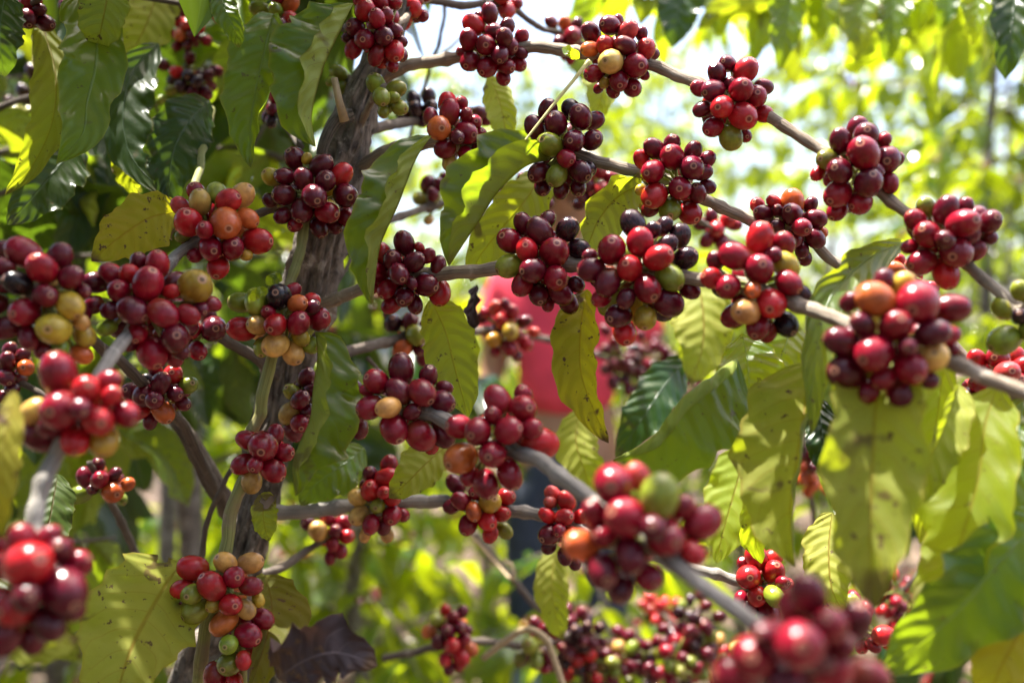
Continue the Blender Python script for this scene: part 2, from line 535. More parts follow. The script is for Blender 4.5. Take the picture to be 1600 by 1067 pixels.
def leaf_arrays(P, wa, wb, Na, fa=(0, 0), fb=(0, 0), wave=.12, seed=0, ns=30, na=6, flip=False, nw=4.5):
    """P (k,3) midrib from base to tip; wa, wb half widths in metres; Na = vectors the face looks along;
    fa, fb = (fold angle, curl) in degrees of the two halves, positive towards Na."""
    g = np.random.default_rng(seed)
    C = catmull(P, 12)
    L = np.concatenate([[0], np.cumsum(np.linalg.norm(np.diff(C, axis=0), axis=1))])
    s = np.linspace(0, 1, ns)
    C = np.stack([np.interp(s * L[-1], L, C[:, k]) for k in range(3)], 1)
    T = np.gradient(C, axis=0)
    T /= np.linalg.norm(T, axis=1)[:, None]
    Vw = Na - (Na * T).sum(1)[:, None] * T if Na.ndim == 2 else Na[None] - (Na[None] * T).sum(1)[:, None] * T
    Vw /= np.linalg.norm(Vw, axis=1)[:, None] + 1e-9
    S = np.cross(T, Vw)
    prof = width_profile(s)
    prof *= 1 + .06 * np.sin(s * 19 + g.uniform(0, 6)) + .05 * np.sin(s * 41 + g.uniform(0, 6)) + .03 * g.normal(size=ns)
    prof[0] = prof[-1] = 0.012
    cols, us = [], []
    for sgn, wd, (ph, ka) in ((1, wa, fa), (-1, wb, fb)):
        phs = g.uniform(0, 6.28, 3)
        pos = np.zeros((ns, 3))
        tt = np.linspace(0, 1, na + 1)[1:]
        for t in tt:
            tm = t - .5 / na
            th = np.radians(ph + ka * tm + 9 * np.sin(s * 7 + phs[0]) * (abs(ph) < 60))[:, None]
            pos = pos + (np.cos(th) * sgn * S + np.sin(th) * Vw) * (prof * wd / na)[:, None]
            wv = wave * 1.45 * wd * (np.sin(2 * np.pi * nw * s + phs[1]) * .7 + np.sin(2 * np.pi * nw * 1.7 * s + phs[2]) * .4) * t ** 1.7 * np.minimum(prof, 1)
            nn = -np.sin(th) * sgn * S + np.cos(th) * Vw
            cols.append(C + pos + nn * wv[:, None])
            us.append(sgn * t)
    a, bb = cols[:na], cols[na:]
    order = a[::-1] + [C] + bb
    uu = us[:na][::-1] + [0] + us[na:]
    V = np.stack(order, 1)                       # ns, 2na+1, 3
    m = 2 * na + 1
    uv = np.stack([np.broadcast_to((np.array(uu) + 1) / 2, (ns, m)), np.broadcast_to(s[:, None], (ns, m))], -1)
    i = (np.arange(ns - 1)[:, None] * m + np.arange(m - 1)[None]).ravel()
    Fq = np.stack([i, i + 1, i + m + 1, i + m], -1)
    # check orientation with a centre quad next to the midrib
    mid = ns // 2
    q = V[mid, na], V[mid, na + 1], V[mid + 1, na]
    nrm = np.cross(q[1] - q[0], q[2] - q[0])
    ref = Vw[mid] if abs(fb[0]) < 90 else -Vw[mid]
    if (np.dot(nrm, ref) < 0) != flip:
        Fq = Fq[:, ::-1]
    return V.reshape(-1, 3), Fq, uv.reshape(-1, 2), C, S, Vw


def leaf(parent, pts, d, wa, wb=None, face='U', mat='green', fa=(0, 0), fb=(0, 0), wave=.12, seed=None, name='leaf', stalk=True):
    """a leaf given by its midrib seen in the photo (pixels), its distance(s) and half widths in pixels"""
    wb = wa if wb is None else wb
    d0, d1 = d if isinstance(d, tuple) else (d, d)
    k = len(pts)
    bow = [(.02 * math.sin(math.pi * i / (k - 1))) for i in range(k)]
    P = np.array([W(x, y, d0 + (d1 - d0) * i / (k - 1) - bow[i] * .5) for i, (x, y) in enumerate(pts)])
    dm = (d0 + d1) / 2
    seed = int(abs(pts[0][0]) * 7 + abs(pts[1][1]) * 3) if seed is None else seed
    V, Fq, uv, C, S, N = leaf_arrays(P, wa * dm / F, wb * dm / F, (CAM - P.mean(0)), fa, fb, wave, seed, flip=(face == 'L'))
    o = add(name, mesh(name, V, Fq, uv), parent, M[mat])
    if stalk:
        T0 = C[0] - C[1]
        T0 /= np.linalg.norm(T0)
        Q = np.vstack([(C[0] + T0 * .012)[None], C[0:14:2] - N[0:14:2] * .0004])
        r = np.linspace(.0011, .0005, len(Q))
        pv, pf, puv = tube_arrays(Q, r, 6)
        add('leaf_stalk', mesh('leaf_stalk', pv, pf, puv), o, M['petiole'] if mat != 'dry' else M['twig'])
    return o


# generic leaf shapes shared by the leaves of the crowns (unit length, hanging along -Z, face towards -Y)
def generic_leaf(seed, ns=8, na=2):
    g = np.random.default_rng(seed)
    c = g.uniform(.05, .3)
    P = np.array([[0, 0, 0], [g.normal(0, .03), -c * .5, -.33], [g.normal(0, .05), -c * .55, -.66], [g.normal(0, .07), -c * .1, -1.0]])
    f = g.uniform(5, 40)
    V, Fq, uv, *_ = leaf_arrays(P, .21, .21, np.array([0, -1.0, 0.1]), (f, g.uniform(-40, 30)), (f, g.uniform(-40, 30)), .14, seed, ns, na)
    return V, Fq, uv


GEN_LO = [generic_leaf(s) for s in range(6)]
GEN_HI = [generic_leaf(s, 16, 4) for s in range(20, 28)]


def rot_z(a):
    c, s = math.cos(a), math.sin(a)
    return np.array([[c, -s, 0], [s, c, 0], [0, 0, 1.0]])


def leaf_matrix(p, outward, droop, L, roll, g):
    """place a generic leaf at p, heading along 'outward' (horizontal angle) and drooping"""
    ax = np.array([math.cos(outward) * math.cos(droop), math.sin(outward) * math.cos(droop), -math.sin(droop)])
    z = -ax
    y = np.cross(z, [math.cos(roll), math.sin(roll), .3])
    y /= np.linalg.norm(y) + 1e-9
    # leaf's upper face (-Y local) should look up where possible
    if y[2] > 0: y = -y
    x = np.cross(y, z)
    m = np.eye(4)
    m[:3, 0], m[:3, 1], m[:3, 2], m[:3, 3] = x * L, y * L, z * L, p
    return m


def leafy_branch(P, g, step=.045, L=(.09, .15), skip=.15):
    """leaf matrices in opposite pairs along a branch"""
    C = catmull(P, 8)
    D = np.concatenate([[0], np.cumsum(np.linalg.norm(np.diff(C, axis=0), axis=1))])
    out = []
    s = D[-1] * skip
    while s < D[-1]:
        p = np.array([np.interp(s, D, C[:, k]) for k in range(3)])
        p2 = np.array([np.interp(min(s + .01, D[-1]), D, C[:, k]) for k in range(3)])
        t = p2 - p
        az = math.atan2(t[1], t[0])
        for sg in (-1, 1):
            if g.random() < .85:
                out.append(leaf_matrix(p, az + sg * g.uniform(.4, 1.4), g.uniform(.35, 1.45), g.uniform(*L), az + g.normal(0, .5), g))
        s += step * g.uniform(.7, 1.4)
    return out


def crown_mesh(name, mats, parent, mat, gens=GEN_LO, kind='stuff'):
    Vs, Fs, UVs, Rn, off = [], [], [], [], 0
    mats = np.array(mats)
    g = np.random.default_rng(len(mats))
    idx = g.integers(0, len(gens), len(mats))
    for k, (bV, bF, bUV) in enumerate(gens):
        mm = mats[idx == k]
        if not len(mm): continue
        V, Fc, uv = join_copies(bV, bF, mm, bUV)
        Vs.append(V); Fs.append(Fc + off); UVs.append(uv)
        Rn.append(np.repeat(g.random(len(mm)), len(bV)))
        off += len(V)
    me = mesh(name, np.vstack(Vs), np.vstack(Fs), np.vstack(UVs), True, {"rnd": ("FLOAT", np.concatenate(Rn))})
    return add(name, me, parent, mat, kind)


# ------------------------------------------------------------------ coffee cherries
def cherry_base(seed, seg=18, rings=11):
    g = np.random.default_rng(seed)
    th = np.concatenate([np.linspace(0.0, .30, 4), np.linspace(.48, np.pi - .18, rings)])
    a = np.linspace(0, 2 * np.pi, seg, endpoint=False)
    fl, ft = g.uniform(.95, 1.0), g.uniform(.90, .97)
    V = []
    for t in th:
        r = .445 * np.sin(t) ** .92 if t > 0 else 0
        z = .5 * np.cos(t)
        if r < .13 and t < .5: z -= .012 * (1 - r / .13)         # shallow navel
        lump = 1 + .018 * np.sin(2 * a + g.uniform(0, 1)) + .012 * np.sin(3 * a + 1.3 * t)
        V.append(np.stack([r * lump * np.cos(a) * fl, r * lump * np.sin(a) * ft, np.full(seg, z)], 1))
    V = np.vstack(V + [[[0, 0, -.5]]])
    n = len(th)
    i = (np.arange(n - 1)[:, None] * seg)
    j = np.arange(seg)[None]
    j2 = (j + 1) % seg
    Fq = np.stack([i + j, i + seg + j, i + seg + j2, i + j2], -1).reshape(-1, 4)[seg:]
    # close apex with one fan (first ring has radius zero) and the base
    fan = np.stack([np.zeros(seg, int), seg + j[0], seg + j2[0]], -1)
    end = np.stack([np.full(seg, n * seg), (n - 1) * seg + j2[0], (n - 1) * seg + j[0]], -1)
    return V, Fq, np.vstack([fan, end])


CH = [cherry_base(s) for s in range(5)]
CH_ME = []
for k, (V, Fq, Ft) in enumerate(CH):
    me = mesh('cherry', V, [Fq, Ft], None, True, {"lp": ("FLOAT_VECTOR", V)})
    me.materials.append(M['cherry'])
    CH_ME.append(me)
CL = cherry_base(99, 12, 7)

PAL = {'K': (.022, .005, .011), 'D': (.098, .0028, .0125), 'C': (.225, .0042, .016), 'R': (.41, .011, .015), 'P': (.48, .045, .038),
       'O': (.50, .105, .022), 'E': (.54, .31, .075), 'Y': (.43, .29, .028), 'G': (.20, .24, .022), 'B': (.012, .009, .013)}


def cherry_colour(c, g):
    b = np.array(PAL[c])
    k = g.normal(0, .13)
    b = b * (1 + k) * (1 + g.normal(0, .07, 3))
    return np.clip(b, .003, .9)


def axis_matrix(p, ax, size, length, g):
    ax = ax / (np.linalg.norm(ax) + 1e-9)
    h = np.array([.3, .2, 1.0]) if abs(ax[2]) < .9 else np.array([1.0, 0, 0])
    x = np.cross(h, ax); x /= np.linalg.norm(x)
    y = np.cross(ax, x)
    r = g.uniform(0, 6.28)
    x, y = x * math.cos(r) + y * math.sin(r), -x * math.sin(r) + y * math.cos(r)
    m = np.eye(4)
    wdt = size / .89
    m[:3, 0], m[:3, 1], m[:3, 2], m[:3, 3] = x * wdt, y * wdt, ax * length, p
    return m


def joined_cherries(name, mats, cols, parent):
    if not len(mats): return None
    bV, bF, bT = CL
    mats = np.array(mats)
    n, m = len(mats), len(bV)
    V, Fq, _ = join_copies(bV, bF, mats)
    _, Ft, _ = join_copies(bV, bT, mats)
    g = np.random.default_rng(n)
    me = mesh(name, V, [Fq, Ft], None, True, {"lp": ("FLOAT_VECTOR", np.tile(bV, (n, 1))),
              "col": ("FLOAT_COLOR", np.repeat(np.concatenate([np.array(cols), np.ones((n, 1))], 1), m, 0)),
              "rnd": ("FLOAT", np.repeat(g.random(n), m))})
    return add(name, me, parent, M['cherries'], 'stuff')


class Cluster:
    pass


CLUSTERS = {}


def cluster(key, tree, ox, oy, k, data, d, node=None, single=True, label=None):
    """cherries as seen in the photo: 'x y diameter colour; ...' in an enlarged crop (origin ox, oy, enlargement k)"""
    c = Cluster()
    g = np.random.default_rng(sum(map(ord, key)) * 13 + len(data))
    it = []
    for row in data.replace('\n', ' ').split(';'):
        f = row.split()
        if len(f) == 4:
            it.append((ox + float(f[0]) / k, oy + float(f[1]) / k, float(f[2]) / k, f[3]))
    xy = np.array([[a[0], a[1]] for a in it])
    px = np.array([a[2] for a in it])
    lo, hi = xy.min(0), xy.max(0)
    ctr = np.array(node, float) if node else (lo + hi) / 2
    c.node2, c.d = ctr, d
    rho = np.linalg.norm((xy - (lo + hi) / 2) / np.maximum((hi - lo) / 2 + px.mean() * .35, 1), axis=1)
    half = np.minimum((hi - lo).min() / 2 + px.mean() * .3, px.mean() * 1.75) * d / F
    dz = -half * .95 * np.sqrt(np.clip(1 - rho ** 2, 0, 1)) + .002
    rad = px * d / F / 2
    P = np.array([W(x, y, d) for x, y in xy])
    ray = P - CAM
    ray /= ray[:, 1:2]
    Q = P + ray * dz[:, None]
    for itn in range(60):
        diff = Q[:, None] - Q[None]
        dist = np.linalg.norm(diff, axis=2) + np.eye(len(Q))
        want = (rad[:, None] + rad[None]) * .93
        pen = np.clip(want - dist, 0, None) * (1 - np.eye(len(Q)))
        dirv = diff / dist[..., None]
        dirv = dirv + np.array([0, 1.0, 0]) * np.sign(diff[..., 1:2] + 1e-6) * .6
        mv = (dirv * pen[..., None] * .25).sum(1)
        mv *= np.array([.25, 1.0, .25])
        Q = Q + np.clip(mv, -.002, .002)
    rad = px * Q[:, 1] / F / 2 * 1.15
    node3 = W(ctr[0], ctr[1], d)
    c.node3 = node3
    e = empty('cherry_cluster', Vector(node3) - tree.location, tree)
    if label: e["label"] = label
    c.e, c.tree = e, tree
    c.items = []
    for q, r, (x, y, s, col) in zip(Q, rad, it):
        ax = q - (node3 + np.array([0, .004, 0]))
        ax = ax * np.array([1, .72, 1])
        ax = ax / (np.linalg.norm(ax) + 1e-9) + g.normal(0, .42, 3) + np.array([0, -.12, -.08])
        ax /= np.linalg.norm(ax)
        vd = (q - CAM) / np.linalg.norm(q - CAM)
        sd = math.sqrt(max(0, 1 - np.dot(ax, vd) ** 2))       # how far the long axis shows from the side
        wdt = 2 * r / (1 + .14 * sd)
        c.items.append((axis_matrix(q, ax, wdt, wdt * g.uniform(1.10, 1.28), g), cherry_colour(col, g), s, q, ax, wdt))
    # cherries on the far side of the node
    back, bcol = [], []
    ex = (hi - lo) / 2 * d / F
    pos = list(zip(Q, rad))
    cols = [a[3] for a in it]
    cm = W((lo[0] + hi[0]) / 2, (lo[1] + hi[1]) / 2, d)
    rm = float(np.median(rad))
    for tr in range(160):
        v = g.normal(size=3); v /= np.linalg.norm(v); v[1] = abs(v[1])
        u_ = g.uniform(.35, .95)
        p = cm + v * np.array([max(ex[0] - rm * .6, .003), max(half, .012), max(ex[1] - rm * .6, .003)]) * u_ + np.array([0, .004, 0])
        if all(np.linalg.norm(p - q) > (rm + r) * .86 for q, r in pos):
            pos.append((p, rm))
            ax = p - node3 + g.normal(0, .004, 3)
            back.append(axis_matrix(p, ax, rm * 1.9, rm * 2.3, g))
            bcol.append(cherry_colour(cols[g.integers(len(cols))], g))
            if len(back) > 14: break
    c.back = (back, bcol)
    c.size = float(np.median(px))
    c.single = single
    # short stalks from the node to each cherry
    Vs, Fs, off = [], [[], []], 0
    for (m, col, s, q, ax, wdt) in c.items:
        end = q - ax * wdt * .52
        mid_ = (end + node3) / 2 + g.normal(0, .001, 3)
        V, Fc, _ = tube_arrays(np.array([node3 + g.normal(0, .001, 3), mid_, end]), [.0012, .0009, .0013], 5)
        Vs.append(V)
        for i_ in (0, 1): Fs[i_].append(Fc[i_] + off)
        off += len(V)
    add('fruit_stalks', mesh('fruit_stalks', np.vstack(Vs), [np.vstack(Fs[0]), np.vstack(Fs[1])]), e, M['petiole'], 'stuff')
    CLUSTERS[key] = c
    return c


def finish_clusters(limit=310):
    trees = {}
    for c in CLUSTERS.values(): trees.setdefault(c.tree.name, []).append(c)
    for tname, cs in trees.items():
        cs.sort(key=lambda c: -c.size)
        n = 0
        for c in cs:
            single = c.single and n + len(c.items) <= limit
            back, bcol = c.back
            if single:
                for (m, col, s, q, ax, wdt) in c.items:
                    o = bpy.data.objects.new('cherry', CH_ME[n % 5])
                    COL.objects.link(o)
                    o.parent = c.e
                    mm = Matrix(m.tolist())
                    ploc = c.e.location + c.tree.location
                    mm.translation = mm.translation - ploc
                    o.matrix_basis = mm
                    o.color = (*col, 1)
                    n += 1
                joined_cherries('cherries', back, bcol, c.e)
            else:
                joined_cherries('cherries', [i[0] for i in c.items] + back, [i[1] for i in c.items] + bcol, c.e)


# ------------------------------------------------------------------ the foreground coffee tree, its left branches grouped apart
tree = empty('coffee_tree', W(520, 533, .70) * np.array([1, 1, 0]))
tag(tree, 'tall grey-barked coffee tree with long arching branches crowded with red cherries', 'coffee tree', 'coffee trees')
stem2 = empty('coffee_tree', W(330, 533, .74) * np.array([1, 1, 0]))  # stem set up as its own tree, taking left branches of the trunk tree
tag(stem2, 'slender coffee stem beside the thick trunk, grouped with left branches of the main tree', 'coffee tree', 'coffee trees')

k3 = 1245 / 420
k4 = 1304 / 440
k5 = 1158 / 420
k6 = 1213 / 440
k7 = 1451 / 340
cluster('A', tree, 380, 0, k3, """243 735 108 D;130 820 85 Y;192 818 85 D;355 768 108 D;280 830 95 D;457 807 105 R;378 838 98 D;190 903 100 D;125 930 70 D;
340 915 110 D;473 905 112 D;185 1000 78 D;275 970 105 D;385 985 108 C;475 1005 90 C;240 1040 70 C;350 1050 90 D;296 738 50 Y;420 1050 70 D""", .63, (490, 310))
cluster('B', tree, 380, 0, k3, """570 55 100 R;560 8 90 C;627 103 82 C;520 135 88 D;490 170 60 D;563 185 95 C;660 75 75 C;655 170 90 D;693 140 75 D;510 228 85 C;618 258 85 C;
700 230 95 R;720 185 60 D;735 255 60 D;690 305 60 C;640 15 80 C;700 10 70 C;600 -30 85 C""", .66, (600, 50))
cluster('B2', tree, 380, 0, k3, "750 100 70 R;790 45 85 R;825 70 60 C;800 5 60 C;845 -20 60 C;760 30 60 D", .72, (645, 15))
cluster('GR', tree, 380, 0, k3, "613 387 90 G;703 412 82 G;655 460 85 G;722 495 75 G;650 515 60 G;690 450 60 G", .66, (590, 140), label='cluster of unripe green cherries beside the trunk')
cluster('GL', tree, 380, 0, k3, "440 338 75 G;450 405 65 G;415 380 50 G", .72, (545, 125), label='few unripe green cherries behind the trunk')
cluster('C', tree, 380, 0, k3, """1138 70 88 D;1068 117 95 R;1160 147 78 D;1045 190 92 C;1126 210 92 C;1220 125 75 D;1215 205 80 D;1052 285 92 C;1195 258 85 D;1130 312 95 C;
1020 235 60 C;1215 305 80 C;1205 355 70 C;1291 170 70 C;1275 275 75 C;1234 215 95 D;1270 240 60 D;1100 75 50 C""", .68, (775, 80))
cluster('C2', tree, 380, 0, k3, "1150 5 80 C;1225 45 80 R;1195 0 70 R;1260 15 60 C;1180 -30 80 C", .78, (785, 5), False)
cluster('D', tree, 380, 0, k3, """950 480 100 R;868 540 75 C;960 530 100 C;915 597 110 O;1030 540 65 C;1065 568 70 C;1028 612 105 C;935 690 95 C;955 750 72 E;1040 725 85 C;
1095 610 60 C;1090 690 60 D;1000 640 70 D;1010 480 60 C""", .66, (712, 218))
cluster('D2', tree, 380, 0, k3, "790 460 70 K;860 450 70 K;800 510 75 K;870 495 65 K;740 530 60 K;830 560 60 K;1095 525 70 D;1120 555 60 D", .80, (660, 190), False)
cluster('E', tree, 380, 0, k3, "858 850 75 D;818 920 65 G;935 830 60 D;880 900 60 D;900 860 60 D;860 1020 45 E", .85, (680, 320), False)
cluster('F', tree, 760, 0, k3, """575 120 95 D;485 155 95 D;655 148 95 P;718 155 60 D;480 228 78 O;557 215 92 R;642 215 95 D;738 235 95 R;770 245 60 D;575 300 112 E;690 305 115 C;
500 340 90 C;545 385 50 Y;610 375 95 C;675 405 85 C;590 415 65 C;520 410 50 C;610 95 55 D;730 345 50 C""", .645, (968, 92))
cluster('F2', tree, 760, 0, k3, "300 105 60 D;362 108 62 O;420 112 58 D;395 170 80 C;340 190 60 D;390 275 45 C;450 150 60 D", .85, (880, 55), False)
cluster('H', tree, 960, 0, k7, """757 425 110 D;683 490 130 D;870 475 165 R;565 590 110 C;660 605 150 D;830 605 155 C;995 580 115 D;945 645 140 C;585 730 115 D;720 728 150 R;840 780 185 R;
660 850 135 C;790 905 165 G;995 760 120 R;870 900 90 C;780 560 90 D""", .60, (1143, 155))
cluster('I', tree, 760, 0, k3, """285 515 100 D;400 510 100 K;430 545 110 D;225 595 105 D;322 573 108 D;495 560 90 D;405 655 100 D;490 650 95 D;295 672 115 G;372 740 85 C;245 800 100 D;
325 815 100 G;435 795 105 D;260 865 80 D;345 880 75 D;425 865 80 D;465 780 80 K""", .63, (880, 238))
cluster('I2', tree, 760, 0, k3, "110 900 80 C;140 945 80 R;200 905 60 K;215 960 70 K;280 945 60 D;60 915 60 D;90 880 60 D;170 830 60 C;180 870 60 D;250 900 60 D;130 980 60 D", .86, (820, 305), False)
cluster('I3', tree, 760, 0, k3, "525 800 70 C;575 825 70 C;470 860 70 D;530 875 70 P;450 910 60 D;590 870 50 P;500 930 60 D;560 780 60 D;430 950 55 D", .88, (930, 285), False)
cluster('J', tree, 760, 0, k3, """777 695 95 D;863 730 115 C;860 665 80 D;957 700 85 D;1022 740 80 D;725 735 80 R;770 805 108 C;945 783 110 D;1000 800 85 D;897 873 105 C;975 895 90 D;
1025 860 75 D;780 905 120 R;722 880 60 Y;850 965 105 G;940 985 110 R;755 970 75 C;730 955 40 Y""", .605, (1060, 292))
cluster('K', tree, 1160, 0, k4, """545 590 100 D;450 660 105 D;565 630 115 D;655 650 70 C;550 728 150 C;670 745 120 D;720 735 70 D;400 740 100 G;355 800 65 R;437 803 115 D;575 838 130 D;
685 850 85 C;445 893 130 C;550 938 105 C;445 970 95 C;620 790 80 D""", .56, (1340, 275))
cluster('L', tree, 1160, 0, k4, """235 935 115 O;145 935 65 R;70 950 70 R;115 985 85 D;220 1000 105 D;315 950 70 D;335 1015 100 D;75 1060 80 R;160 1050 70 D;250 1060 90 C;
330 1108 95 D;245 1100 90 D;290 1193 70 D;365 1078 60 O;170 980 60 D;280 1150 70 D""", .62, (1238, 352))
cluster('M', tree, 1160, 340, k4, """860 -48 90 G;815 17 100 C;940 -33 120 D;1030 -48 80 D;1100 2 115 D;865 80 120 C;1000 42 135 C;1115 20 110 D;985 150 140 C;1085 140 110 C;1145 90 70 D;
825 205 125 C;950 255 130 R;780 135 70 C;910 110 90 D;1050 90 90 D""", .53, (1483, 388))
cluster('M2', tree, 1160, 340, k4, "705 240 85 O;730 195 50 R;880 320 60 R;770 270 60 R;740 300 60 C", .66, (1415, 425), False)
cluster('N', tree, 1160, 340, k4, """655 290 100 D;505 390 90 D;612 385 165 O;770 325 120 Y;805 400 190 C;960 425 150 C;560 495 115 D;710 510 145 C;855 525 140 D;950 545 100 C;460 575 140 D;
620 620 175 C;765 690 150 C;880 645 140 E;485 715 165 D;590 800 115 C;735 825 140 D;860 745 95 D;660 740 115 C;970 610 60 C;740 590 90 D""", .46, (1400, 545))
cluster('O', tree, 1160, 340, k4, """80 100 140 R;195 125 110 C;205 220 125 Y;75 240 135 C;205 300 115 C;45 330 80 O;135 395 140 R;-140 280 100 R;-65 320 110 C;-40 180 130 C;15 440 125 E;
75 500 120 C;125 530 80 C;200 495 110 B;275 350 80 K;-120 200 90 D;140 180 80 D""", .53, (1175, 450))
cluster('P', tree, 1160, 340, k4, "1225 565 145 G;1290 340 90 G;1285 460 75 K;1320 520 100 G", .50, (1605, 495), label='unripe green cherries at the outer end of the top branch')
cluster('Q', tree, 1160, 340, k4, """1095 660 90 R;1185 655 105 C;1270 640 80 R;1210 715 110 P;1290 690 90 R;1045 840 110 D;1180 845 95 C;1090 905 95 O;1270 760 90 C;1150 890 60 O;1090 770 80 C;1330 660 100 C""", .58, (1562, 608))
cluster('R', stem2, 0, 340, k3, """905 -123 80 C;930 -68 105 E;990 -113 95 G;1105 -103 110 E;1060 -68 115 R;835 -53 85 P;885 20 130 R;1040 25 140 O;1137 3 95 O;845 85 65 G;975 140 110 C;
1080 140 105 C;1185 110 125 R;1010 230 105 R;905 175 70 C;1140 170 55 Y;985 60 80 C""", .60, (330, 370))
cluster('S', stem2, 0, 340, k3, """640 205 85 D;725 220 120 C;515 260 100 C;605 260 90 R;445 300 105 D;555 340 105 C;700 315 150 C;785 340 75 R;900 325 150 Y;965 400 80 C;435 405 85 D;
515 430 90 D;635 435 140 D;775 445 130 C;880 445 100 C;920 420 70 D;495 510 80 G;640 530 100 C;820 560 130 D;705 620 145 C;600 580 80 D;790 640 90 C;830 620 80 D""", .55, (225, 480))
cluster('S2', tree, 0, 340, k3, "985 510 115 D;905 520 75 C;915 615 90 C;960 460 80 D;860 590 70 D", .66, (320, 515))
cluster('T', stem2, 0, 340, k3, """90 165 150 C;270 180 110 D;205 235 140 C;335 280 110 D;30 230 100 D;85 305 115 B;20 310 80 D;220 365 110 D;115 440 130 C;315 410 125 Y;370 480 80 E;
260 510 145 Y;380 555 105 Y;280 605 80 G;370 625 90 O;30 510 120 D;140 560 100 D;190 610 80 D;375 340 70 D;20 150 100 D;-30 400 110 D""", .51, (70, 460))
cluster('T2', stem2, 0, 340, k3, "40 620 75 D;105 635 65 D;40 665 80 D;120 695 75 O;40 740 80 D;50 790 65 D;15 830 60 D;0 700 70 D", .70, (15, 590), False)
cluster('U', stem2, 0, 340, k3, """270 725 185 C;400 800 120 R;475 775 120 C;520 820 90 R;305 890 175 C;445 930 145 R;575 910 120 C;165 900 115 E;190 1000 190 D;350 1030 130 R;485 1035 130 Y;
400 880 100 D;240 960 120 D""", .45, (120, 650))
cluster('V', stem2, 0, 340, k3, "610 805 90 D;675 820 105 D;715 705 70 D;685 755 60 B;795 730 90 R;760 770 95 D;870 775 85 G;810 815 75 D;840 860 70 D;655 895 80 R;750 895 105 O;690 940 75 D;730 840 80 D", .66, (250, 622))
cluster('W', tree, 340, 340, k3, """105 393 95 G;178 390 115 G;290 370 115 B;335 345 80 C;380 402 90 O;435 385 75 R;113 515 120 R;188 497 92 E;278 495 105 R;378 495 110 C;458 462 105 C;
205 600 85 G;272 588 115 E;350 625 105 E;380 545 85 Y;422 590 85 G;240 440 70 C;440 420 70 D""", .61, (440, 500))
cluster('X', tree, 340, 340, k3, """765 165 95 R;865 120 105 D;935 140 50 R;810 200 95 D;910 208 100 D;975 180 68 C;728 258 115 C;850 265 98 D;955 310 110 D;1025 345 110 R;785 330 90 C;
870 370 90 D;1020 220 80 D;805 405 85 C;910 400 80 D;720 330 50 C;900 300 60 D""", .64, (635, 432))
cluster('X2', tree, 340, 340, k3, "810 490 85 K;890 480 80 D;960 500 60 C;920 545 95 G;855 610 90 O;935 605 70 D;950 650 70 D;795 460 60 D", .80, (645, 525), False)
cluster('Y', tree, 340, 340, k3, """850 705 130 D;735 760 115 C;833 810 115 D;950 810 130 C;975 735 95 D;1040 850 115 D;1050 790 70 D;708 878 115 C;800 870 105 E;820 975 135 C;940 1010 135 C;
1035 1005 115 D;990 1050 80 R;690 800 60 C;900 900 80 D""", .575, (635, 640))
cluster('Y2', tree, 340, 340, k3, "640 795 70 D;650 910 85 D;655 975 95 D;630 860 70 D", .64, (560, 640))
cluster('Z', tree, 340, 340, k3, "410 745 90 D;390 840 90 D;345 810 80 G;410 895 70 D;335 910 100 E;385 945 90 C;350 995 85 D;430 800 70 D", .66, (470, 630))
cluster('AA', tree, 380, 680, k5, "85 55 125 C;0 125 95 C;165 80 85 C;130 145 105 C;35 200 95 E;20 25 90 C;130 0 80 C;70 110 70 C", .61, (400, 708))
cluster('AB', tree, 740, 340, k3, """230 30 95 D;310 65 120 D;340 12 80 D;435 55 110 K;170 108 120 C;247 150 105 R;372 165 135 C;487 145 95 K;165 225 115 G;275 255 120 D;375 280 115 C;
240 310 100 C;295 350 95 D;400 345 115 D;440 395 95 D;475 310 75 D;345 400 60 C""", .60, (850, 412))
cluster('AC', tree, 740, 340, k3, """740 30 120 K;775 115 130 C;640 150 130 C;880 40 85 K;895 130 95 K;850 190 125 R;955 85 105 K;980 190 105 K;723 237 120 R;545 240 120 D;620 305 115 D;
800 330 130 C;905 275 125 G;595 370 85 C;705 380 95 D;905 390 130 D;675 455 115 D;795 465 105 Y;700 525 115 R;1000 335 90 D;540 180 70 D;830 60 80 K""", .565, (1000, 425))
cluster('AF', tree, 0, 0, 1, """777 627 41 C;817 640 43 C;818 618 32 C;717 667 40 C;749 671 42 C;794 671 44 C;843 690 50 R;720 716 50 O;770 709 43 C;758 755 43 C;797 741 42 C;830 668 34 C;735 745 30 C;770 650 30 C""", .525, (775, 690))
cluster('AG', tree, 380, 680, k5, "915 210 85 D;940 285 80 C;992 325 75 O;1060 285 95 Y;1130 265 80 R;1053 365 85 R;1110 340 75 R;968 385 85 C;900 305 70 D;1065 425 75 R;1125 410 70 G;1010 250 70 C", .72, (750, 793), True)
cluster('AH', tree, 380, 680, k5, "625 135 85 C;545 167 65 D;620 185 95 R;548 237 88 R;615 240 60 R;490 275 75 E;580 305 65 G;500 340 85 E;640 335 85 C;680 345 65 C;560 380 80 C;600 395 70 D;640 280 70 R;525 430 55 E;615 430 60 E", .72, (592, 788), True)
cluster('AI', tree, 380, 680, k5, "280 380 65 D;325 410 85 E;360 360 65 C;425 385 75 C;445 430 65 R;385 470 60 C;420 500 60 C;375 525 55 C;400 410 60 D", .82, (515, 838), False)
cluster('AJ', tree, 760, 680, k5, "285 255 70 P;345 290 85 R;262 340 70 R;335 350 80 R;408 350 65 R;275 430 95 D;365 425 70 R;340 520 75 D;270 480 65 D;275 290 55 P;380 550 60 D;310 400 60 C", .70, (880, 815), True)
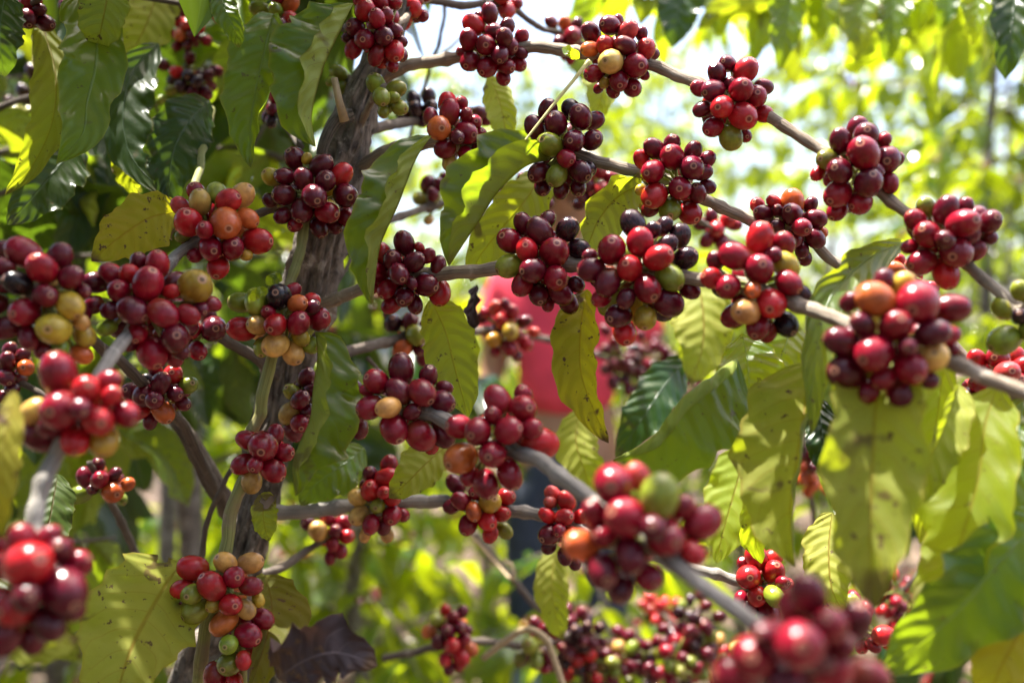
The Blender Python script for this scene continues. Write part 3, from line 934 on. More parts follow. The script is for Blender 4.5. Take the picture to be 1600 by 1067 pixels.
cluster('AK', tree, 760, 680, k5, """560 215 170 C;650 190 110 P;745 265 185 G;840 310 110 C;610 350 175 C;465 340 110 C;930 375 150 C;770 445 160 C;510 430 100 C;410 475 140 O;620 515 140 D;
885 500 110 R;500 580 150 D;700 610 120 C;580 650 130 D;930 500 70 Y;700 380 110 D""", .415, (1010, 840))
cluster('AL', tree, 1160, 680, k6, """285 690 160 D;370 820 150 C;490 810 160 D;220 880 200 C;60 960 180 C;385 1000 210 C;190 1050 170 D;540 1040 170 C;120 870 120 D;-20 1030 180 C;420 900 120 D;300 960 120 D""", .345, (1275, 1050))
cluster('AM', tree, 1160, 680, k6, "65 540 100 R;140 540 75 R;30 610 100 R;140 595 95 R;65 685 85 R;125 670 90 G;185 650 70 R;100 760 110 C;15 560 60 C;10 715 70 C;190 715 90 D;40 740 60 C;150 620 60 C", .66, (1185, 915))
cluster('AN', tree, 1160, 680, k6, "355 675 60 R;405 685 60 R;465 735 90 G;525 785 60 P;595 860 90 R;400 715 50 G;530 915 60 R;630 900 50 R;480 820 70 C;560 900 60 C", .70, (1345, 985), False)
cluster('AS', tree, 0, 680, k5, """830 570 115 R;970 550 95 E;1078 550 95 E;915 648 115 R;1008 608 90 C;1082 650 90 C;785 665 90 R;835 680 90 G;1003 725 95 R;840 755 110 G;920 725 70 Y;
1060 745 85 E;965 805 110 O;1105 715 60 Y;1065 800 70 C;760 740 60 D""", .60, (345, 920))
cluster('AT', tree, 0, 680, k5, "1055 870 110 C;1130 790 95 C;1050 965 75 R;990 985 100 G;935 1035 110 C;1000 890 80 G;1010 1060 80 R;950 1065 60 G", .60, (372, 995))
cluster('AU', stem2, 0, 680, k5, """20 560 130 R;145 560 190 R;100 460 130 C;190 440 90 C;255 500 110 D;300 570 120 C;265 660 190 D;90 735 165 R;200 800 150 D;50 860 150 D;280 750 110 D;
110 890 110 D;-10 720 120 R;-20 480 110 C;170 660 120 D""", .405, (50, 905))
cluster('AV', stem2, 0, 680, k5, "425 125 60 D;370 185 85 D;440 190 75 C;490 170 60 D;345 255 85 G;490 240 90 O;540 215 60 O;525 275 50 G;400 230 50 D", .74, (160, 765))
cluster('AW', stem2, 0, 0, k3, "833 103 65 R;778 155 55 R;870 125 55 P;905 130 55 R;835 160 60 O;900 170 60 D;955 190 50 C;820 215 50 C;870 210 50 D", .88, (290, 55), False)
cluster('AW2', stem2, 0, 0, k3, "820 335 60 R;755 300 60 D;880 270 60 D;790 420 50 G;745 465 45 G;920 385 60 K;960 350 60 D;950 430 65 D;1000 330 60 D;870 350 60 K;840 400 60 K;895 420 60 D", .88, (295, 125), False)
cluster('AX', stem2, 0, 0, k3, "60 50 90 D;130 15 100 C;140 90 85 D;205 105 80 D;75 115 60 D;20 10 70 D;180 50 60 D", .68, (40, 20), False)
cluster('AX2', stem2, 0, 0, k3, "300 10 60 D;330 -10 60 C;960 40 80 D;1000 15 70 C;935 90 60 D;1010 80 60 O", .80, (330, 10), False)
cluster('AY', tree, 380, 0, k3, "75 40 80 G;150 45 65 G;220 20 75 O;215 85 70 R;195 170 70 D;160 230 70 D;215 220 60 D;270 110 50 G;160 5 60 C;180 120 60 D", .72, (445, 35), False)
cluster('AY2', tree, 380, 0, k3, "150 450 70 C;140 510 60 D;130 560 60 K;160 410 50 R;110 540 60 K", .76, (425, 165), False)
cluster('AZ', tree, 0, 0, 1, "1120 357 25 R;1137 345 25 R;1105 376 24 C;1095 350 22 D;1128 378 24 C;1148 350 22 C;1112 338 22 D", .88, (1120, 360), False)

# the fruiting tree behind, whose low branches show along the bottom
tree3 = empty('coffee_tree', (.42, 1.22, 0))
tag(tree3, 'low coffee tree behind, its dark cherry-laden branches showing along the bottom of the view', 'coffee tree', 'coffee trees')


def random_cluster(key, tr, x, y, s, n, sx, sy, pal, d, **kw):
    g = np.random.default_rng(int(x * 3 + y))
    pts, rows = [], []
    for _ in range(400):
        p = g.normal(0, .5, 2) * (sx, sy)
        if all(math.hypot(p[0] - q[0], p[1] - q[1]) > s * .62 for q in pts):
            pts.append(p)
            rows.append(f"{x + p[0]:.1f} {y + p[1]:.1f} {s * g.uniform(.82, 1.12):.1f} {pal[g.integers(len(pal))]}")
            if len(rows) >= n: break
    return cluster(key, tr, 0, 0, 1, ';'.join(rows), d, (x, y), False, **kw)


cluster('AD', tree, 740, 340, k3, "100 420 70 P;175 435 65 C;130 480 70 R;175 530 80 Y;95 565 70 Y;240 580 70 R;165 605 75 C;235 480 60 D;35 460 60 D;280 530 50 P;100 620 50 C;200 640 50 D;140 410 50 D;60 440 50 C;210 550 50 C", .92, (795, 520), False)
for i_, (x_, y_) in enumerate([(962, 562), (985, 585), (1012, 560), (1035, 585), (1055, 572), (1062, 608)]):
    random_cluster('AE%d' % i_, tree, x_, y_, 17, 11, 34, 40, 'DDDCK', 1.25 + .03 * i_)
cluster('AQ', tree3, 380, 680, k5, "870 750 45 R;905 785 55 C;945 760 55 D;835 795 60 G;800 845 60 O;880 845 65 D;940 825 60 D;840 890 65 D;905 895 65 R;945 880 60 C;975 925 65 O;870 965 60 R;940 950 75 R;925 990 55 C;890 1000 50 D;960 850 50 D", .95, (700, 1005), False)
cluster('AR', tree3, 760, 680, k5, "190 905 75 G;145 965 60 G;215 970 65 G;250 830 60 D;300 850 60 D;215 810 50 D;270 960 60 D;250 1000 50 C", .98, (835, 1010), False, label='green and dark cherries on the low branch')
for i_, (x_, y_, pal_) in enumerate([(905, 990, 'DDKD'), (918, 1035, 'DDGR'), (965, 1030, 'DDGE'), (1005, 1020, 'DDKD'), (1045, 1045, 'GDDC'), (1085, 1020, 'DDKG'), (1065, 985, 'DDK'), (1110, 1045, 'RRDE'), (880, 1010, 'DK')]):
    random_cluster('AS%d' % i_, tree3, x_, y_, 20, 13, 42, 48, pal_, 1.08 + .02 * (i_ % 4))
random_cluster('AO', tree3, 1032, 955, 18, 8, 34, 34, 'RPCR', 1.3)
random_cluster('AP0', tree3, 1262, 735, 18, 13, 34, 55, 'DDGOD', 1.05)
random_cluster('AP1', tree3, 1405, 925, 18, 13, 50, 60, 'DCRDR', 1.0)
random_cluster('BA0', stem2, 145, 345, 18, 12, 50, 40, 'ODER', 1.15)
random_cluster('BA1', stem2, 60, 180, 22, 10, 50, 50, 'KDGK', 1.0)

# ------------------------------------------------------------------ trunk and branches
def path(*pts):
    """pixels with distance, or the key of a cluster whose node the branch passes through"""
    out = []
    for p in pts:
        if isinstance(p, str):
            c = CLUSTERS[p]
            out.append([c.node2[0], c.node2[1], c.d + .002])
        else:
            out.append(list(p) if len(p) == 3 else [p[0], p[1], None])
    xs = [i for i, p in enumerate(out) if p[2] is not None]
    L = np.concatenate([[0], np.cumsum([math.hypot(out[i + 1][0] - out[i][0], out[i + 1][1] - out[i][1]) for i in range(len(out) - 1)])])
    dd = np.interp(L, L[xs], [out[i][2] for i in xs])
    return np.array([W(p[0], p[1], d) for p, d in zip(out, dd)])


def branch(tr, pts, r0, r1, mat='branch', seed=1, label=None):
    P = catmull(path(*pts), 16)
    n = len(P)
    g = np.random.default_rng(seed)
    kn = max(3, n // 7)
    wob = g.normal(0, .0007, (kn, 3))
    P[1:-1] += np.stack([np.interp(np.linspace(0, kn - 1, n - 2), np.arange(kn), wob[:, i]) for i in range(3)], 1)
    r = .9 * np.linspace(r0, r1, n) * (1 + .05 * np.sin(np.arange(n) * .9 + seed))
    LL = np.concatenate([[0], np.cumsum(np.linalg.norm(np.diff(P, axis=0), axis=1))])
    r *= 1 + (.08 if mat == 'shoot' else .2) * np.exp(-((((LL + .01 * seed) % .047) - .022) / .003) ** 2)   # old leaf nodes
    for p in pts:                                     # swollen node under each cluster
        if isinstance(p, str):
            dist = np.linalg.norm(P - CLUSTERS[p].node3, axis=1)
            r *= 1 + .55 * np.exp(-(dist / .007) ** 2)
    o = tube('branch', P, r, tr, M[mat], 12, .07, seed)
    if label: o["label"] = label
    return o


def trunk(tr, pts, mat='bark', seed=3):
    """(x, y, d, width in px); first rows from the top down, then run to the ground"""
    P = np.array([W(a, b_, d) for a, b_, d, w_ in pts])
    r = np.array([w_ * d / F / 2 for a, b_, d, w_ in pts])
    P = np.vstack([P, [[P[-1][0] - .02, P[-1][1] + .03, .45]], [[P[-1][0] - .03, P[-1][1] + .05, -.03]]])
    r = np.concatenate([r, [r[-1] * 1.1, r[-1] * 1.45]])
    C = catmull(P, 20)
    rr = np.interp(np.linspace(0, len(r) - 1, len(C)), np.arange(len(r)), r)
    return tube('trunk', C, rr, tr, M[mat], 56, .30, seed)


trunk(tree, [(640, -420, .74, 26), (650, -200, .73, 32), (632, -40, .72, 38), (622, 20, .71, 42), (592, 95, .705, 48), (560, 170, .70, 60), (538, 245, .70, 76),
             (512, 340, .70, 72), (482, 450, .71, 68), (454, 560, .72, 60), (433, 660, .72, 55), (406, 770, .73, 56), (376, 880, .74, 54), (338, 1000, .75, 56), (300, 1120, .76, 64)])
trunk(stem2, [(250, 560, .72, 14), (268, 640, .73, 19), (300, 690, .74, 21), (345, 770, .77, 23), (372, 830, .80, 25), (380, 940, .84, 27), (385, 1100, .86, 30)], 'branch_dark', 5)

branch(tree, [(592, 125, .705), (640, 103), (700, 92), 'C', (840, 74), (900, 82), 'F', (1020, 105), (1080, 128), 'H', (1210, 188), (1280, 236), 'K', (1400, 322), 'M', (1530, 432), 'P', (1690, 590, .47)], .0048, .0032, 'branch', 11)
branch(tree, [(542, 270, .70), (600, 240), (660, 224), 'D', (760, 218), (830, 226), 'I', (945, 254), (1000, 270), 'J', (1115, 316), (1175, 346), 'L', (1300, 405), (1370, 445), (1440, 490, .60), 'Q', (1700, 660, .55)], .0052, .0032, 'branch', 12)
branch(tree, [(480, 488, .71), (520, 468), (580, 447), 'X', (700, 427), (780, 420), 'AB', (910, 414), 'AC', (1080, 434), 'O', (1245, 476), (1310, 500), 'N', (1490, 570), (1600, 614), (1720, 668, .42)], .0050, .0038, 'branch', 13)
branch(tree, [(455, 640, .72), (510, 640), 'Y2', 'Y', (695, 655), 'AF', (840, 722), (905, 768), 'AK', (1085, 905), (1180, 975), 'AL', (1420, 1180, .31)], .0050, .0036, 'branch_grey', 14)
branch(tree, [(400, 800, .73), (450, 800), (520, 794), 'AH', (665, 781), (705, 783), 'AG', (825, 803), 'AJ', (945, 848), (1060, 878), (1130, 900), 'AM', (1280, 955), 'AN', (1450, 1040, .70)], .0062, .0030, 'branch_grey', 15)
branch(tree, [(385, 905, .745), (440, 885), (480, 860), 'AI', (560, 820, .84)], .0042, .0020, 'branch_dark', 16)
branch(tree, [(470, 560, .715), (540, 550), (600, 537), 'X2', (720, 516, .86), (790, 520, .98), (870, 532, 1.1), (950, 560, 1.25), (1060, 590, 1.4)], .0052, .0032, 'branch_dark', 17)
branch(tree, [(500, 400, .70), (545, 374), (600, 348), 'E', (740, 312, .9), (830, 300, .87), (930, 290, .89)], .0042, .0025, 'branch_dark', 18)
branch(tree, [(560, 200, .70), (610, 196), 'D2', (720, 188), (790, 180, .85)], .0048, .0022, 'branch_dark', 19)
branch(tree, [(630, -30, .72), (660, -5), (720, 8), 'C2', (830, 36, .82), 'F2', (960, 90, .9)], .0036, .0022, 'branch_dark', 20)
branch(tree, [(694, -10, .9), (690, 50, .9), (675, 100, .9), (650, 175, .9), (630, 260, .92)], .0022, .0016, 'branch_dark', 21)
branch(tree, [(760, 20, .95), (715, 62, .93), (676, 96, .9)], .0016, .0012, 'branch_dark', 22)
branch(tree, ['A', (468, 392, .625), (452, 445), 'W', (425, 570), (405, 640), (386, 690), 'AA', (368, 780), (352, 860), 'AS', (318, 1000), (300, 1150, .62)], .0036, .0046, 'shoot', 23, 'slim green-striped shoot in front of the trunk')
branch(tree, [(350, 890, .60), 'AT', (385, 1090, .6)], .003, .0025, 'shoot', 24)
branch(tree, [(440, 590, .715), (400, 562), (355, 535), 'S2', (290, 505, .65)], .0046, .0030, 'branch_dark', 25)
branch(tree, ['A', (440, 325, .64), (400, 333, .64), (360, 345, .62)], .0034, .0026, 'branch_dark', 26)
branch(stem2, ['R', (298, 382), (270, 410), 'S', (182, 545), 'U', (82, 720), (52, 800), 'AU', (0, 1010, .40), (-60, 1150, .39)], .0034, .0044, 'branch_grey', 27)
branch(stem2, [(345, 775, .77), (315, 720), (285, 665), 'V', (195, 572), (150, 535), 'T', (-10, 440), (-120, 400, .47)], .0044, .0030, 'branch_dark', 28)
branch(stem2, [(225, 900, .80), (205, 850), (182, 795), 'AV', (140, 720, .72)], .0036, .0024, 'branch_dark', 29)
branch(stem2, [(312, 870, .72), (330, 800), (352, 750), (368, 728, .70)], .0022, .0017, 'branch_dark', 30)
branch(stem2, [(110, 640, .70), (60, 615), 'T2', (-60, 560, .7)], .0028, .002, 'branch_dark', 31)
branch(stem2, [(330, 170, .75), (322, 215), (312, 260), (306, 300, .63), 'R'], .0026, .0030, 'shoot', 32, 'smooth green twig above the mixed-colour cluster')
branch(stem2, [(160, -30, .9), (190, 60, .9), (215, 110, .92), (250, 180, .95)], .003, .002, 'branch_dark', 33)
branch(tree, [(500, 470, .72), (540, 420, .74), (560, 380, .76)], .002, .0014, 'branch_dark', 34)
branch(tree, [(575, 560, .74), (610, 600, .76), (650, 640, .78)], .0016, .0012, 'branch_dark', 35)
branch(stem2, [(330, 130, .9), 'AW2', 'AW', (260, -40, .9)], .003, .002, 'branch_dark', 36)
branch(stem2, [(-40, 60, .68), 'AX', (110, -20, .66), 'AX2', (400, -40, .8)], .003, .002, 'branch_dark', 37)
branch(tree, [(560, 60, .71), (500, 30, .72), 'AY', (400, 60, .73)], .003, .002, 'branch_dark', 38)
branch(tree, [(470, 230, .72), 'AY2', (400, 120, .76)], .0026, .002, 'branch_dark', 39)
branch(tree, ['J', (1090, 340, .75), 'AZ', (1180, 400, .9)], .0024, .002, 'branch_dark', 40)
branch(tree, ['M', (1440, 420, .6), 'M2', (1370, 450, .68)], .0024, .002, 'branch_dark', 41)
branch(tree, [(555, 215, .70), 'GR', (625, 150, .66)], .003, .002, 'branch', 42)
branch(tree, [(572, 150, .71), 'GL', (520, 110, .72)], .003, .002, 'branch_dark', 43)
branch(tree, [(440, 640, .71), 'Z', (490, 625, .65)], .003, .002, 'branch_dark', 44)
branch(tree, ['B', (630, 30, .69), 'B2', (680, -5, .74)], .003, .002, 'branch', 45)

branch(tree3, [(600, 1028, 1.0), 'AQ', (770, 1002), 'AR', 'AS0', 'AS3', 'AS5', (1150, 1080, 1.15)], .0042, .003, 'branch_dark', 46)
branch(tree3, [(1120, 1120, 1.2), 'AS4', 'AS6', 'AO', (1010, 920, 1.35)], .003, .002, 'branch_dark', 47)
branch(tree3, [(900, 1110, 1.1), 'AS1', 'AS2', (1000, 1060, 1.15)], .003, .002, 'branch_dark', 48)
branch(tree3, [(1250, 1150, 1.2), (1320, 1000, 1.05), 'AP1', (1450, 880, 1.0)], .004, .002, 'branch_dark', 49)
branch(tree3, [(1280, 1000, 1.2), (1275, 850, 1.1), 'AP0', (1255, 660, 1.0)], .004, .002, 'branch_dark', 50)
tube('trunk', catmull(np.array([[.42, 1.22, -.03], [.41, 1.22, .3], [.40, 1.21, .6], [.38, 1.2, .82]]), 8), np.linspace(.022, .014, 25), tree3, M['bark'], 14, .15, 9)
branch(tree3, [(1290, 1050, 1.2), (1180, 1060, 1.15), 'AS7', 'AS5'], .006, .004, 'branch_dark', 51)
tube('dry_tendril', catmull(path((755, 1028, .93), (790, 1000, .92), (822, 983, .91), (850, 995, .9), (866, 1030, .9), (884, 1085, .9)), 7), .0028, tree3, M['twig'], 8, .1, 12)
tube('dry_tendril', catmull(path((730, 830, 1.0), (775, 880, 1.02), (800, 905, 1.0), (800, 885, 1.0), (786, 875, 1.0)), 7), .0017, tree3, M['twig'], 7, .1, 13)
tube('dry_tendril', catmull(path((740, 830, 1.1), (790, 890, 1.15), (840, 950, 1.2), (900, 1010, 1.25)), 7), .0035, tree3, M['branch_dark'], 7, .1, 14)
# broken twig stub, loose straw and the bent dry tendril
tube('twig_stub', path((538, 190, .655), (530, 160, .65), (522, 122, .645)), [.0032, .0024, .0022], tree, M['twig'], 8, .1, 2)
tube('bark_flap', catmull(path((500, 262, .665), (506, 225, .66), (524, 190, .66), (545, 180, .67)), 6), np.linspace(.0035, .0055, 19), tree, M['bark'], 8, .2, 4)

# ------------------------------------------------------------------ leaves of the foreground seen one by one
def lf(tr, *a, **k): return leaf(tr, *a, **k)

B_ = 152     # how far the nearer half of a folded leaf is turned over
# top left
lf(stem2, [(428, 22), (418, 60), (404, 120), (392, 190), (392, 262)], (.66, .62), 52, 40, 'U', 'green', (0, 10), (25, 60), .10)
lf(tree, [(552, 6), (529, 55), (508, 100), (495, 142), (487, 186), (494, 230)], (.63, .60), 86, 40, 'U', 'green', (-6, 8), (B_, -20), .13)
lf(stem2, [(118, -25), (148, 50), (150, 100), (136, 160), (129, 210), (88, 256)], (.66, .60), 52, 44, 'U', 'green', (5, 15), (5, 10), .16)
lf(stem2, [(62, 30), (86, 110), (82, 190), (50, 260), (8, 305)], (.70, .66), 36, 30, 'L', 'olive', (0, 0), (20, 20), .08)
lf(stem2, [(175, -40), (165, 10), (158, 45), (150, 80)], .64, 40, 34, 'L', 'olive', (0, 0), (10, 0), .1)
lf(stem2, [(248, 68), (208, 112), (192, 175), (205, 245), (262, 308)], (.74, .68), 34, 44, 'U', 'dark', (10, 0), (10, 0), .12)
lf(stem2, [(328, 158), (295, 190), (270, 240), (262, 325)], (.72, .68), 44, 46, 'U', 'dark', (5, 0), (5, 0), .12)
lf(stem2, [(125, 225), (90, 262), (50, 310), (12, 352)], (.72, .66), 44, 46, 'U', 'dark', (5, 10), (5, 10), .1)
lf(stem2, [(282, 330), (235, 340), (185, 372), (143, 408)], (.66, .60), 42, 48, 'L', 'yellow', (5, -10), (0, 10), .08)
lf(stem2, [(345, -30), (352, 15), (366, 45), (374, 76)], .58, 22, 20, 'U', 'green', (10, 0), (10, 0), .15)
lf(stem2, [(10, -20), (0, 40), (2, 90), (8, 120)], .64, 30, 34, 'U', 'dark', (5, 0), (5, 0), .12)
lf(stem2, [(250, -30), (232, 30), (205, 85), (190, 110)], (.8, .76), 40, 40, 'L', 'olive', (5, 0), (5, 0), .1)
lf(stem2, [(220, 200), (200, 250), (210, 290), (222, 300)], .72, 26, 26, 'L', 'olive', (0, 0), (0, 0), .15)
# along the upper branches
lf(tree, [(674, 213), (652, 246), (637, 282), (622, 322), (606, 356), (592, 395), (582, 478)], (.63, .60), 66, 34, 'U', 'green', (-4, 5), (B_, -25), .15)
lf(tree, [(859, 250), (821, 261), (778, 301), (749, 346), (727, 378), (702, 416)], (.62, .59), 82, 60, 'U', 'green', (-8, 10), (B_ - 4, -20), .09)
lf(tree, [(848, 262), (830, 300), (790, 350), (750, 400), (735, 440)], (.68, .66), 40, 46, 'L', 'olive', (0, 0), (0, 10), .06)
lf(tree, [(1002, 287), (965, 308), (935, 345), (918, 385), (905, 400)], (.63, .60), 50, 44, 'L', 'olive', (30, 60), (0, 10), .08)
lf(tree, [(672, 468), (695, 515), (712, 580), (732, 652)], (.66, .63), 40, 42, 'L', 'olive', (0, 0), (5, 0), .08)
lf(tree, [(917, 452), (908, 510), (908, 580), (928, 640), (951, 692)], (.62, .58), 46, 34, 'L', 'yellow', (0, 12), (25, 40), .09)
lf(tree, [(895, 460), (890, 520), (893, 580), (905, 640)], (.66, .64), 26, 26, 'U', 'green', (0, 0), (0, 0), .1)
lf(tree, [(765, 118), (782, 165), (790, 205), (795, 236)], (.75, .73), 26, 24, 'L', 'olive', (0, 0), (5, 0), .05)
lf(tree, [(705, 690), (665, 725), (635, 755), (608, 778)], (.66, .63), 38, 32, 'L', 'olive', (5, 0), (5, 0), .1)
lf(tree, [(745, 445), (735, 500), (722, 545), (718, 575)], .72, 22, 20, 'U', 'dry', (30, 60), (30, 60), .2, name='withered_leaf')
lf(tree, [(930, 65), (945, 100), (940, 150), (930, 190)], (.80, .78), 34, 30, 'L', 'olive', (5, 0), (5, 0), .1)
lf(tree, [(905, 92), (890, 82), (878, 76)], .64, 9, 7, 'U', 'bright', (15, 0), (15, 0), .1)
# middle
lf(tree, [(492, 519), (496, 556), (489, 607), (484, 655), (468, 691), (457, 725), (461, 775)], (.60, .575), 34, 78, 'U', 'green', (B_, -30), (-6, 8), .13)
lf(tree, [(422, 768), (412, 790), (412, 815), (420, 845)], .60, 18, 22, 'L', 'olive', (5, 0), (5, 0), .2)
lf(tree, [(418, 458), (408, 455), (398, 462), (392, 470)], .575, 8, 8, 'U', 'bright', (20, 0), (20, 0), .1)
lf(tree, [(440, 440), (430, 432), (424, 436), (417, 446)], .58, 8, 8, 'U', 'green', (20, 0), (20, 0), .1)
lf(tree, [(570, 700), (530, 730), (490, 760), (470, 790)], (.75, .72), 36, 40, 'U', 'green', (5, 0), (5, 0), .1)
# right of the centre
lf(tree, [(1152, 560), (1112, 600), (1072, 636), (1026, 688), (957, 719)], (.57, .54), 52, 92, 'U', 'green', (15, 190), (-10, 12), .07)
lf(tree, [(1160, 520), (1168, 570), (1169, 620), (1160, 690)], (.60, .58), 46, 52, 'U', 'bright', (0, 0), (5, 0), .10)
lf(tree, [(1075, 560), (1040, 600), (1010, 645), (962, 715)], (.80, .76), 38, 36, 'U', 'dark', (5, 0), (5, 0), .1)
lf(tree, [(1085, 425), (1098, 480), (1098, 540), (1080, 600)], (.82, .78), 48, 46, 'L', 'olive', (0, 0), (0, 0), .08)
lf(tree, [(1264, 565), (1258, 640), (1246, 720), (1236, 800), (1242, 885)], (.54, .50), 98, 40, 'L', 'olive', (0, 10), (60, 60), .08)
lf(tree, [(1240, 500), (1225, 545), (1205, 600), (1190, 640)], (.62, .60), 40, 40, 'U', 'bright', (0, 0), (5, 0), .12)
lf(tree, [(1415, 377), (1360, 402), (1318, 440), (1292, 478), (1272, 570), (1268, 680)], (.57, .50), 30, 36, 'U', 'olive', (20, 30), (5, 10), .12)
lf(tree, [(1392, 515), (1370, 620), (1364, 700), (1361, 790), (1360, 870), (1366, 950)], (.47, .425), 86, 80, 'L', 'olive', (30, 8), (20, -6), .12)
lf(tree, [(1478, 545), (1466, 640), (1452, 730), (1438, 850)], (.54, .52), 34, 36, 'L', 'bright', (15, 10), (30, 10), .14)
lf(tree, [(1325, 540), (1306, 620), (1296, 700), (1304, 800)], (.58, .55), 32, 30, 'U', 'green', (15, 10), (30, 20), .14)
lf(tree, [(1225, 700), (1200, 770), (1180, 830), (1190, 880)], (.64, .62), 34, 32, 'L', 'bright', (10, 10), (25, 20), .12)
lf(tree, [(1498, 600), (1478, 660), (1450, 725), (1425, 800)], (.50, .48), 26, 40, 'L', 'olive', (70, 0), (0, 10), .12)
lf(tree, [(1560, 600), (1540, 660), (1530, 740), (1506, 830), (1478, 900), (1425, 950)], (.50, .46), 76, 62, 'L', 'bright', (-15, 0), (10, 20), .14)
lf(tree, [(1640, 800), (1560, 880), (1490, 960), (1380, 1050)], (.47, .46), 70, 84, 'U', 'green', (28, 0), (-20, 0), .14)
lf(tree, [(1600, 620), (1585, 720), (1565, 800), (1540, 840)], (.56, .52), 46, 50, 'U', 'green', (5, 0), (5, 0), .12)
lf(tree, [(1660, 900), (1600, 980), (1560, 1050), (1540, 1110)], (.48, .46), 60, 60, 'L', 'yellow', (5, 0), (5, 0), .1)
lf(tree, [(1170, 690), (1150, 760), (1130, 830), (1120, 880)], (.72, .68), 44, 46, 'L', 'bright', (0, 0), (5, 0), .1)
lf(tree, [(1300, 800), (1295, 860), (1300, 920), (1320, 960)], (.62, .58), 40, 38, 'L', 'olive', (5, 0), (5, 0), .1)
lf(tree, [(1280, 620), (1285, 680), (1300, 740), (1320, 760)], (.56, .54), 28, 26, 'U', 'dark', (5, 0), (5, 0), .2)
lf(tree, [(905, 640), (900, 690), (915, 740), (930, 790)], (.80, .78), 36, 34, 'L', 'olive', (5, 0), (5, 0), .05)
lf(tree, [(870, 850), (862, 910), (870, 970), (880, 1000)], (.85, .83), 28, 26, 'L', 'olive', (5, 0), (5, 0), .05)
# bottom left and edges
lf(stem2, [(284, 878), (258, 915), (218, 985), (192, 1050), (176, 1120)], (.62, .55), 92, 80, 'L', 'olive', (0, 8), (10, 5), .07)
lf(tree, [(414, 898), (424, 950), (412, 1010), (385, 1090)], (.66, .58), 40, 58, 'L', 'moss', (55, 0), (0, 8), .06)
lf(tree, [(432, 1060), (480, 1030), (530, 1020), (590, 1040)], (.52, .50), 46, 60, 'U', 'dry', (15, -50), (-10, 60), .28, name='withered_leaf')
lf(stem2, [(22, 610), (8, 680), (0, 760), (-4, 850)], (.42, .40), 22, 26, 'L', 'yellow', (0, 0), (0, 0), .1)
lf(stem2, [(-40, 980), (20, 1005), (80, 1010), (125, 995)], (.42, .43), 28, 30, 'L', 'olive', (0, 0), (0, 0), .1)
lf(stem2, [(90, 740), (80, 800), (70, 850), (80, 890)], (.66, .62), 36, 34, 'L', 'dark', (0, 0), (0, 0), .1)

# thin pale straw with its leaf stub caught across the upper branches
tube('dry_straw', catmull(path((921, 95, .615), (897, 125, .612), (868, 160, .608), (840, 195, .606), (813, 230, .605)), 6), np.linspace(.0013, .0006, 25), tree, M['straw'], 7, .2, 8)

finish_clusters()
print('clusters', len(CLUSTERS), 'cherries', sum(len(c.items) for c in CLUSTERS.values()))

# ------------------------------------------------------------------ leafy upper parts of both foreground groups
def arch(p0, az, L, rise, droop):
    """an arching branch: out along az, up a little, then drooping"""
    t = np.linspace(0, 1, 6)
    x = L * t
    z = rise * t - droop * t ** 2
    return np.stack([p0[0] + x * math.cos(az), p0[1] + x * math.sin(az), p0[2] + z], 1)


def upper_crown():  # unseen crown, its branches thinned and turned for the shade they throw
    g = np.random.default_rng(41)
    mats = []
    top = W(640, -420, .74)
    base = W(632, -40, .72)
    for k in range(9):
        f = .12 + .88 * k / 8
        p = base + (top - base) * f
        az = [2.4, 3.3, 1.9, 4.0, 2.9, 4.6, 3.7, 1.4][k % 8] + g.normal(0, .2)
        L = g.uniform(.38, .62) * (1.1 - .4 * f)
        B = arch(p, az, L, .18, g.uniform(.10, .22))
        B[:, 2] = np.maximum(B[:, 2], 1.2 + .36 * np.maximum(B[:, 1], .35) + .02)   # keep above what the photo shows
        tube('branch', catmull(B, 4), np.linspace(.0042, .0018, 21), tree, M['branch'], 6, .05, k)
        mats += leafy_branch(B, g, .05, (.10, .15))
    crown_mesh('crown', mats, tree, M['bulk_shade'])


upper_crown()


def leafy(tr, P, seed, r0=.004, step=.05, L=(.1, .15), mats=('green', 'dark', 'olive'), skip=.1):
    """a branch of one of the near trees with every leaf an object"""
    g = np.random.default_rng(seed)
    C = catmull(P, 6)
    tube('branch', C, np.linspace(r0, r0 * .45, len(C)), tr, M['branch_dark'], 8, .06, seed)
    for m in leafy_branch(P, g, step, L, skip):
        k = g.integers(len(GEN_ME))
        o = add('leaf', GEN_ME[k][mats[g.integers(len(mats))]], None)
        o.parent = tr
        mm = Matrix(m.tolist())
        mm.translation = mm.translation - tr.location
        o.matrix_basis = mm


GEN_ME = []
for (V_, F_, UV_) in GEN_HI:
    dct = {}
    for mk in ('green', 'dark', 'olive', 'bright', 'yellow'):
        me_ = mesh('leaf', V_, F_, UV_)
        me_.materials.append(M[mk])
        dct[mk] = me_
    GEN_ME.append(dct)

